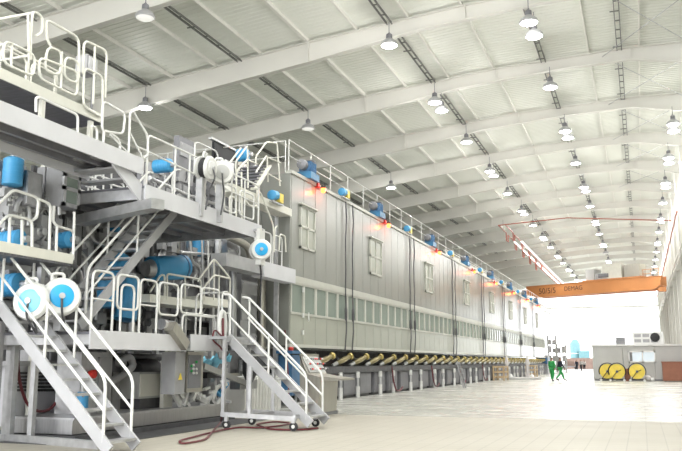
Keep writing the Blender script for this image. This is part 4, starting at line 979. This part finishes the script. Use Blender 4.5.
lettering('50/5/5', A+ax*2.0+front+Vector((0,0,.45)), 1.05, t); lettering('DEMAG', A+ax*5.9+front+Vector((0,0,.62)), .8, t)
for X, lab in ((-13.7, 'steel crane runway beam behind the hood railing'), (3.3, 'steel crane runway beam on the right wall')):
    mb = MB(); mb.box(X-.2, X+.2, 60, YE, 9.2, 9.24); mb.box(X-.2, X+.2, 60, YE, 9.96, 10.0) if 0 else None; mb.box(X-.15, X+.15, 60, YE, 9.9, 9.96); mb.box(X-.02, X+.02, 60, YE, 9.24, 9.9)
    tb = thing('crane_runway', lab, 'crane runway', (X, 60, 9.2)); mb.build('runway_beam', 'rafter', tb); MB().box(X-.04, X+.04, 60, YE, 9.96, 10.02).build('rail', 'steel', tb)

# ------------------------------------------------------------------ site cabin, air units, hose drums
YC = 68.0; a = AY(592.5, 360, YC); top = AY(600, 345, YC).z; XC1 = 3.25
t = thing('site_cabin', 'pale grey flat roofed cabin standing by the right wall', 'cabin', (a.x, YC, 0))
n = 3; w = (XC1-a.x)/n
for i in range(n): MB().box(a.x+i*w+.01, a.x+(i+1)*w-.01, YC, YC+6, .12, top-.1).build('wall_panel', 'cabin', t)
MB().box(a.x-.06, XC1, YC-.06, YC+6.05, top-.1, top+.04).build('roof', 'white', t); MB().box(a.x+.05, XC1, YC+.05, YC+6, 0, .13).build('base', 'grey', t)
w0, w1 = AY(628, 351, YC), AY(656, 362.5, YC)
f = MB(); f.box(w0.x, w1.x, YC-.05, YC+.01, w1.z, w1.z+.1); f.box(w0.x, w1.x, YC-.05, YC+.01, w0.z-.1, w0.z)
xm = (w0.x*.48+w1.x*.52)
for x in (w0.x, xm-.04, w1.x-.1): f.box(x, x+.1, YC-.05, YC+.01, w1.z, w0.z)
fo = f.build('window_frame', 'white', t); MB().box(w0.x+.05, w1.x-.05, YC-.02, YC-.005, w1.z+.05, w0.z-.05).build('pane', 'pane2', fo)
MB().box(w0.x+.1, w0.x+.3, YC-.03, YC-.02, w1.z+.1, w0.z-.1).build('blind', 'grey', fo)
p0, p1 = AY(615.5, 337.5, YC+1.5), AY(625.5, 344.5, YC+1.5)
t = thing('air_unit', 'small grey air conditioning unit on the cabin roof', 'air conditioner', (p0.x, YC+1.5, top+.04)); MB().box(p0.x, p1.x, YC+1.2, YC+1.8, top+.04, p0.z).build('case', 'mid', t)
mb = MB()
for j in range(5): mb.box(p0.x+.05, p1.x-.05, YC+1.17, YC+1.2, top+.14+j*.1, top+.19+j*.1)
mb.build('louvre', 'grey', t)
p0, p1 = AY(632, 332, YC+1), AY(664, 344, YC+1)
t = thing('air_unit', 'large white air handling unit with black fan on the cabin roof', 'air conditioner', (p0.x, YC+1, top+.04)); MB().box(p0.x, p1.x, YC+.9, YC+2.4, top+.04, p0.z).build('case', 'white', t)
mb = MB()
for i in range(3):
    for j in range(2): mb.box(p0.x+.15+i*.62, p0.x+.65+i*.62, YC+.87, YC+.9, top+.2+j*.42, top+.45+j*.42)
mb.build('grille', 'mid', t); fc = AY(655, 337.3, YC+.85); MB().lathe([(0,.34),(.05,.36),(.08,.2),(.09,.08),(.12,.08)], fc, (0,-1,0), 20).build('fan', 'black', t)
p0, p1 = AY(662, 361.5, 66), AY(682, 380, 66)
t = thing('brown_bin', 'large brown box standing in front of the cabin at the right edge', 'box', (p0.x, 66, 0)); MB().box(p0.x, 2.95, 66, 67.4, .06, p0.z-.08).build('body', 'brown', t); MB().box(p0.x-.05, 2.98, 65.95, 67.45, p0.z-.08, p0.z).build('lid', 'brown', t)
for x in (p0.x+.1, 2.7): MB().box(x, x+.15, 66.1, 67.2, 0, .07).build('skid', 'dark', t)
def hose_drum(label, px, Y):
    c = AY(px, 371.3, Y); c.z = .74; r = .57; t = thing('cable_drum', label, 'drum', (c.x, Y, 0), 'yellow drums in front of the cabin')
    for s, nm in ((-.32, 'front_disc'), (.32, 'rear_disc')): MB().lathe([(-.02,r),(.02,r)], c+Vector((0,s,0)), (0,1,0), 28).build(nm, 'yellow', t)
    MB().lathe([(-.3,r*.72),(.3,r*.72)], c, (0,1,0), 24).build('coil', 'dark', t)
    MB().lathe([(-.40,.1),(.40,.1)], c, (0,1,0), 14).build('axle', 'grey', t)
    fr = MB()
    for s in (-.4, .4):
        y = Y+s; pts = [(c.x+(r+.06)*math.cos(q), y, c.z+(r+.06)*math.sin(q)) for q in [PI*(i/16) for i in range(-2, 19)]]; fr.tube(pts, .035, 6)
        fr.tube([(c.x-r*.75, y, .16), (c.x, y, c.z), (c.x+r*.55, y, c.z+.12)], .03, 6); fr.tube([(c.x-r-.05, y, .16), (c.x+r+.05, y, .16)], .035, 6)
    fr.build('frame', 'black', t)
    for x in (c.x-.5, c.x+.5):
        for s in (-.4, .4): MB().lathe([(-.04,.09),(.04,.09)], (x, Y+s, .09), (0,1,0), 12).build('castor', 'railw', t)
hose_drum('yellow hose drum half hidden at the left of the row', 607.5, 66.6); hose_drum('yellow hose drum in the middle of the row', 617, 65.4); hose_drum('yellow hose drum on the right by the cabin window', 637, 65.6)
q = AY(627.5, 374, 66.2); tag(MB().box(q.x-.22, q.x+.22, 66, 66.5, 0, .95).build('fuel_can', 'brown'), 'small brown box between the yellow drums', 'box')
q = AY(648, 376, 66.2); t = thing('white_sack', 'small crumpled pale sack on the floor right of the drums', 'sack', (q.x, 66.2, 0)); MB().ball((q.x, 66.2, .22), .24, 10, (1.2, .9, .95)).build('bag', 'shirt', t); MB().ball((q.x+.3, 66.1, .12), .16, 10).build('neck', 'white', t)

# ------------------------------------------------------------------ things beyond the hood and outside
def rack(label, px0, px1, py0, Y, lv):
    a = AY(px0, 360, Y); b = AY(px1, 360, Y); zt = AY(px0, py0, Y).z; t = thing('storage_rack', label, 'rack', (a.x, Y, 0), 'pale racks beyond the hood')
    for x in (a.x, b.x): 
        for y in (Y, Y+1.2): MB().box(x-.06, x+.06, y-.06, y+.06, 0, zt).build('post', 'cabin', t)
    for i in range(lv): z = .3+(zt-.4)*i/(lv-1); MB().box(a.x, b.x, Y, Y+1.2, z, z+.1).build('shelf', 'mid', t)
    r_ = random.Random(int(px0))
    for i in range(lv-1):
        z = .4+(zt-.4)*i/(lv-1); n = 2
        for k in range(n): x = a.x+(b.x-a.x)*(k+.12)/n; MB().box(x, x+(b.x-a.x)*.36, Y+.1, Y+1.0, z, z+(zt-.4)/(lv-1)*r_.uniform(.4,.75)).build('carton', r_.choice(('mid','cabin','fascia','cabin')), t)
rack('pale rack of cartons just beyond the hood end', 548, 556, 335, 121, 5); rack('lower pale rack of cartons right of the first', 557, 566, 344, 124, 4)
t = thing('switch_cabinet', 'grey cabinet with dark window at the far end of the hood', 'cabinet', (-11.5, 103.5, 0)); MB().box(-12.4, HX+.25, 103.2, 105.4, 0, 2.3).build('body', 'mid', t); MB().box(-12.2, HX+.2, 103.15, 103.2, 1.2, 2.0).build('window', 'navy', t); MB().box(HX+.25, HX+.28, 103.5, 105.2, 1.2, 2.0).build('side_window', 'navy', t)
a, b = AY(569, 350, 190), AY(580, 350, 190); t = thing('pale_silo', 'pale teal tank standing outside the far opening', 'tank', ((a.x+b.x)/2, 192, 0)); cx = (a.x+b.x)/2; r = (b.x-a.x)/2; zt = AY(574, 339, 190).z
MB().lathe([(0,r),(zt*.85,r),(zt,r*.4)], (cx, 192, 0), n=24).build('shell', 'teal', t); MB().lathe([(zt*.5,r*1.02),(zt*.52,r*1.02)], (cx, 192, 0), n=24).build('band', 'white', t); MB().box(b.x-.3, b.x+2, 190, 193, 0, zt*.6).build('pump_house', 'teal', t)
a, b = AY(566, 360, 175), AY(596, 360, 175); zt = AY(580, 358, 175).z; tag(MB().box(a.x, b.x+1, 175, 175.4, 0, zt).build('boundary_wall', 'brick'), 'low dusty brick wall outside the far opening', 'wall')
q = AY(570, 365, 160); t = thing('parked_cart', 'low grey cart with load standing outside by the brick wall', 'cart', (q.x, 160, 0)); MB().box(q.x-1.4, q.x+1.4, 160, 161.5, .5, .7).build('bed', 'grey', t); MB().box(q.x-1.0, q.x+.8, 160.1, 161.2, .7, 1.6).build('load', 'brick', t)
for x in (q.x-1, q.x+1): MB().lathe([(-.1,.28),(.1,.28)], (x, 160.1, .28), (0,1,0), 14).build('wheel', 'black', t)

# ------------------------------------------------------------------ people
def skin_mesh(name, V, E_, rad, m, parent, sub=1):
    me = bpy.data.meshes.new(name); me.from_pydata([tuple(v) for v in V], E_, []); o = bpy.data.objects.new(name, me); C.objects.link(o)
    o.modifiers.new('skin', 'SKIN'); lay = me.skin_vertices[0].data if me.skin_vertices else None
    if lay is None:
        return o
    for i, r in enumerate(rad): lay[i].radius = (r, r) if not isinstance(r, tuple) else r
    lay[0].use_root = True
    sb = o.modifiers.new('sub', 'SUBSURF'); sb.levels = sub; sb.render_levels = sub
    dg = bpy.context.evaluated_depsgraph_get(); m2 = bpy.data.meshes.new_from_object(o.evaluated_get(dg)); bpy.data.objects.remove(o)
    m2.materials.clear(); m2.materials.append(M[m]); m2.shade_smooth(); q = bpy.data.objects.new(name, m2); C.objects.link(q); q.parent = parent
    return q
def person(label, loc, rot, top, trousers, arms, legs, group=None, H=1.84):
    """arms/legs: swing forward (+) or back (-) in metres at hand and foot for left, right"""
    t = thing('person', label, 'person', loc, group); t.rotation_euler = (0, 0, rot); k = H/1.75
    V = []; R_ = []; Ed = []
    def add(p, r, par=None): V.append(Vector(p)*k); R_.append(r*k if not isinstance(r, tuple) else (r[0]*k, r[1]*k)); (Ed.append((par, len(V)-1)) if par is not None else None); return len(V)-1
    pel = add((0,0,.95), .125); wa = add((0,.01,1.08), .12, pel); ch = add((0,.03,1.30), .14, wa); up = add((0,.03,1.42), .11, ch); ne = add((0,.03,1.50), .055, up)
    hd = add((0,.05,1.60), .085, ne); cr = add((0,.035,1.69), .082, hd); no = add((0,.145,1.61), .012, hd)
    clothes_t = [pel, wa, ch, up]; sl = []; tr = []
    for s, ar, lg in ((-1, arms[0], legs[0]), (1, arms[1], legs[1])):
        sh = add((s*.19,.03,1.41), .058, up); el = add((s*.25, .03+ar*.35, 1.13), .045, sh); wr = add((s*.25, .05+ar, .90+abs(ar)*.15), .032, el); pa = add((s*.25, .06+ar*1.05, .83+abs(ar)*.15), .034, wr)
        for f, (dx, L) in enumerate(((-.03,.075),(-.01,.085),(.01,.08),(.03,.06))):
            b = add((s*.25, .06+ar*1.06+dx, .79+abs(ar)*.15), .011, pa); add((s*.245, .07+ar*1.08+dx, .79-L+abs(ar)*.15), .009, b)
        b = add((s*.24, .10+ar*1.06, .82+abs(ar)*.15), .012, pa); add((s*.24, .12+ar*1.08, .77+abs(ar)*.15), .01, b)
        hp = add((s*.09, 0, .90), .095, pel); lift = max(0, -lg)*.16; kn = add((s*.10, lg*.45+.04+(.06 if lg < 0 else 0), .49), .06, hp); an = add((s*.10, lg, .10+lift), .042, kn); to = add((s*.11, lg+.16, .04+lift*.4), .035, an)
        sl.append((sh, el, wr)); tr.append((hp, kn, an, to))
    body = skin_mesh('body', V, Ed, R_, 'skin', t)
    def sub(idx, edges, rads, name, m):
        mp = {i: j for j, i in enumerate(idx)}; skin_mesh(name, [V[i] for i in idx], [(mp[a], mp[b]) for a, b in edges], [r*k for r in rads], m, t)
    i = [pel, wa, ch, up]; e = [(pel, wa), (wa, ch), (ch, up)]; r = [.18, .175, .19, .14]
    for a, b, c_ in sl: i += [a, b, c_]; e += [(up, a), (a, b), (b, c_)]; r += [.075, .06, .046]
    sub(i, e, r, 'jacket', top)
    i = [pel]; e = []; r = [.15]
    for a, b, c_, d_ in tr: i += [a, b, c_]; e += [(pel, a), (a, b), (b, c_)]; r += [.115, .085, .065]
    sub(i, e, r, 'trousers', trousers)
    for a, b, c_, d_ in tr: skin_mesh('shoe', [V[c_]+Vector((0,-.02,-.02))*k, V[d_], V[d_]+Vector((0,.08,-.005))*k], [(0,1),(1,2)], [.055*k, .045*k, .035*k], 'black', t)
    skin_mesh('hair', [V[hd]+Vector((0,-.03,.02))*k, V[cr]+Vector((0,-.012,.02))*k], [(0,1)], [.096*k, .094*k], 'hair', t)
    for s in (-1, 1): MB().ball((0,0,0), .013*k, 8).build('eye', 'white', None).parent = t; e_ = C.objects[-1]; e_.location = (s*.032*k, .125*k, 1.635*k); e_.name = 'eye'
q = AZ(552.3, 381.0, 0); person('worker in green overalls seen from behind, walking on the left', (q.x, q.y, 0), -.35, 'green', 'green', (.12, -.1), (.16, -.14))
q = AZ(560.5, 380.6, 0); person('worker in dark jacket and green trousers striding on the right', (q.x, q.y, 0), -1.1, 'jacket', 'green', (-.18, .2), (.34, -.36))
for lab, px, top, rot in (('distant person in dark clothes by the brick wall', 577, 'jacket', .5), ('distant person in a white shirt by the brick wall, left one', 581.5, 'shirt', 2.5), ('distant person in a white shirt by the brick wall, right one', 584.5, 'shirt', 3.0)):
    q = AY(px, 370, 135); person(lab, (q.x, 135, 0), rot, top, 'jacket', (.05, -.05), (.08, -.08))
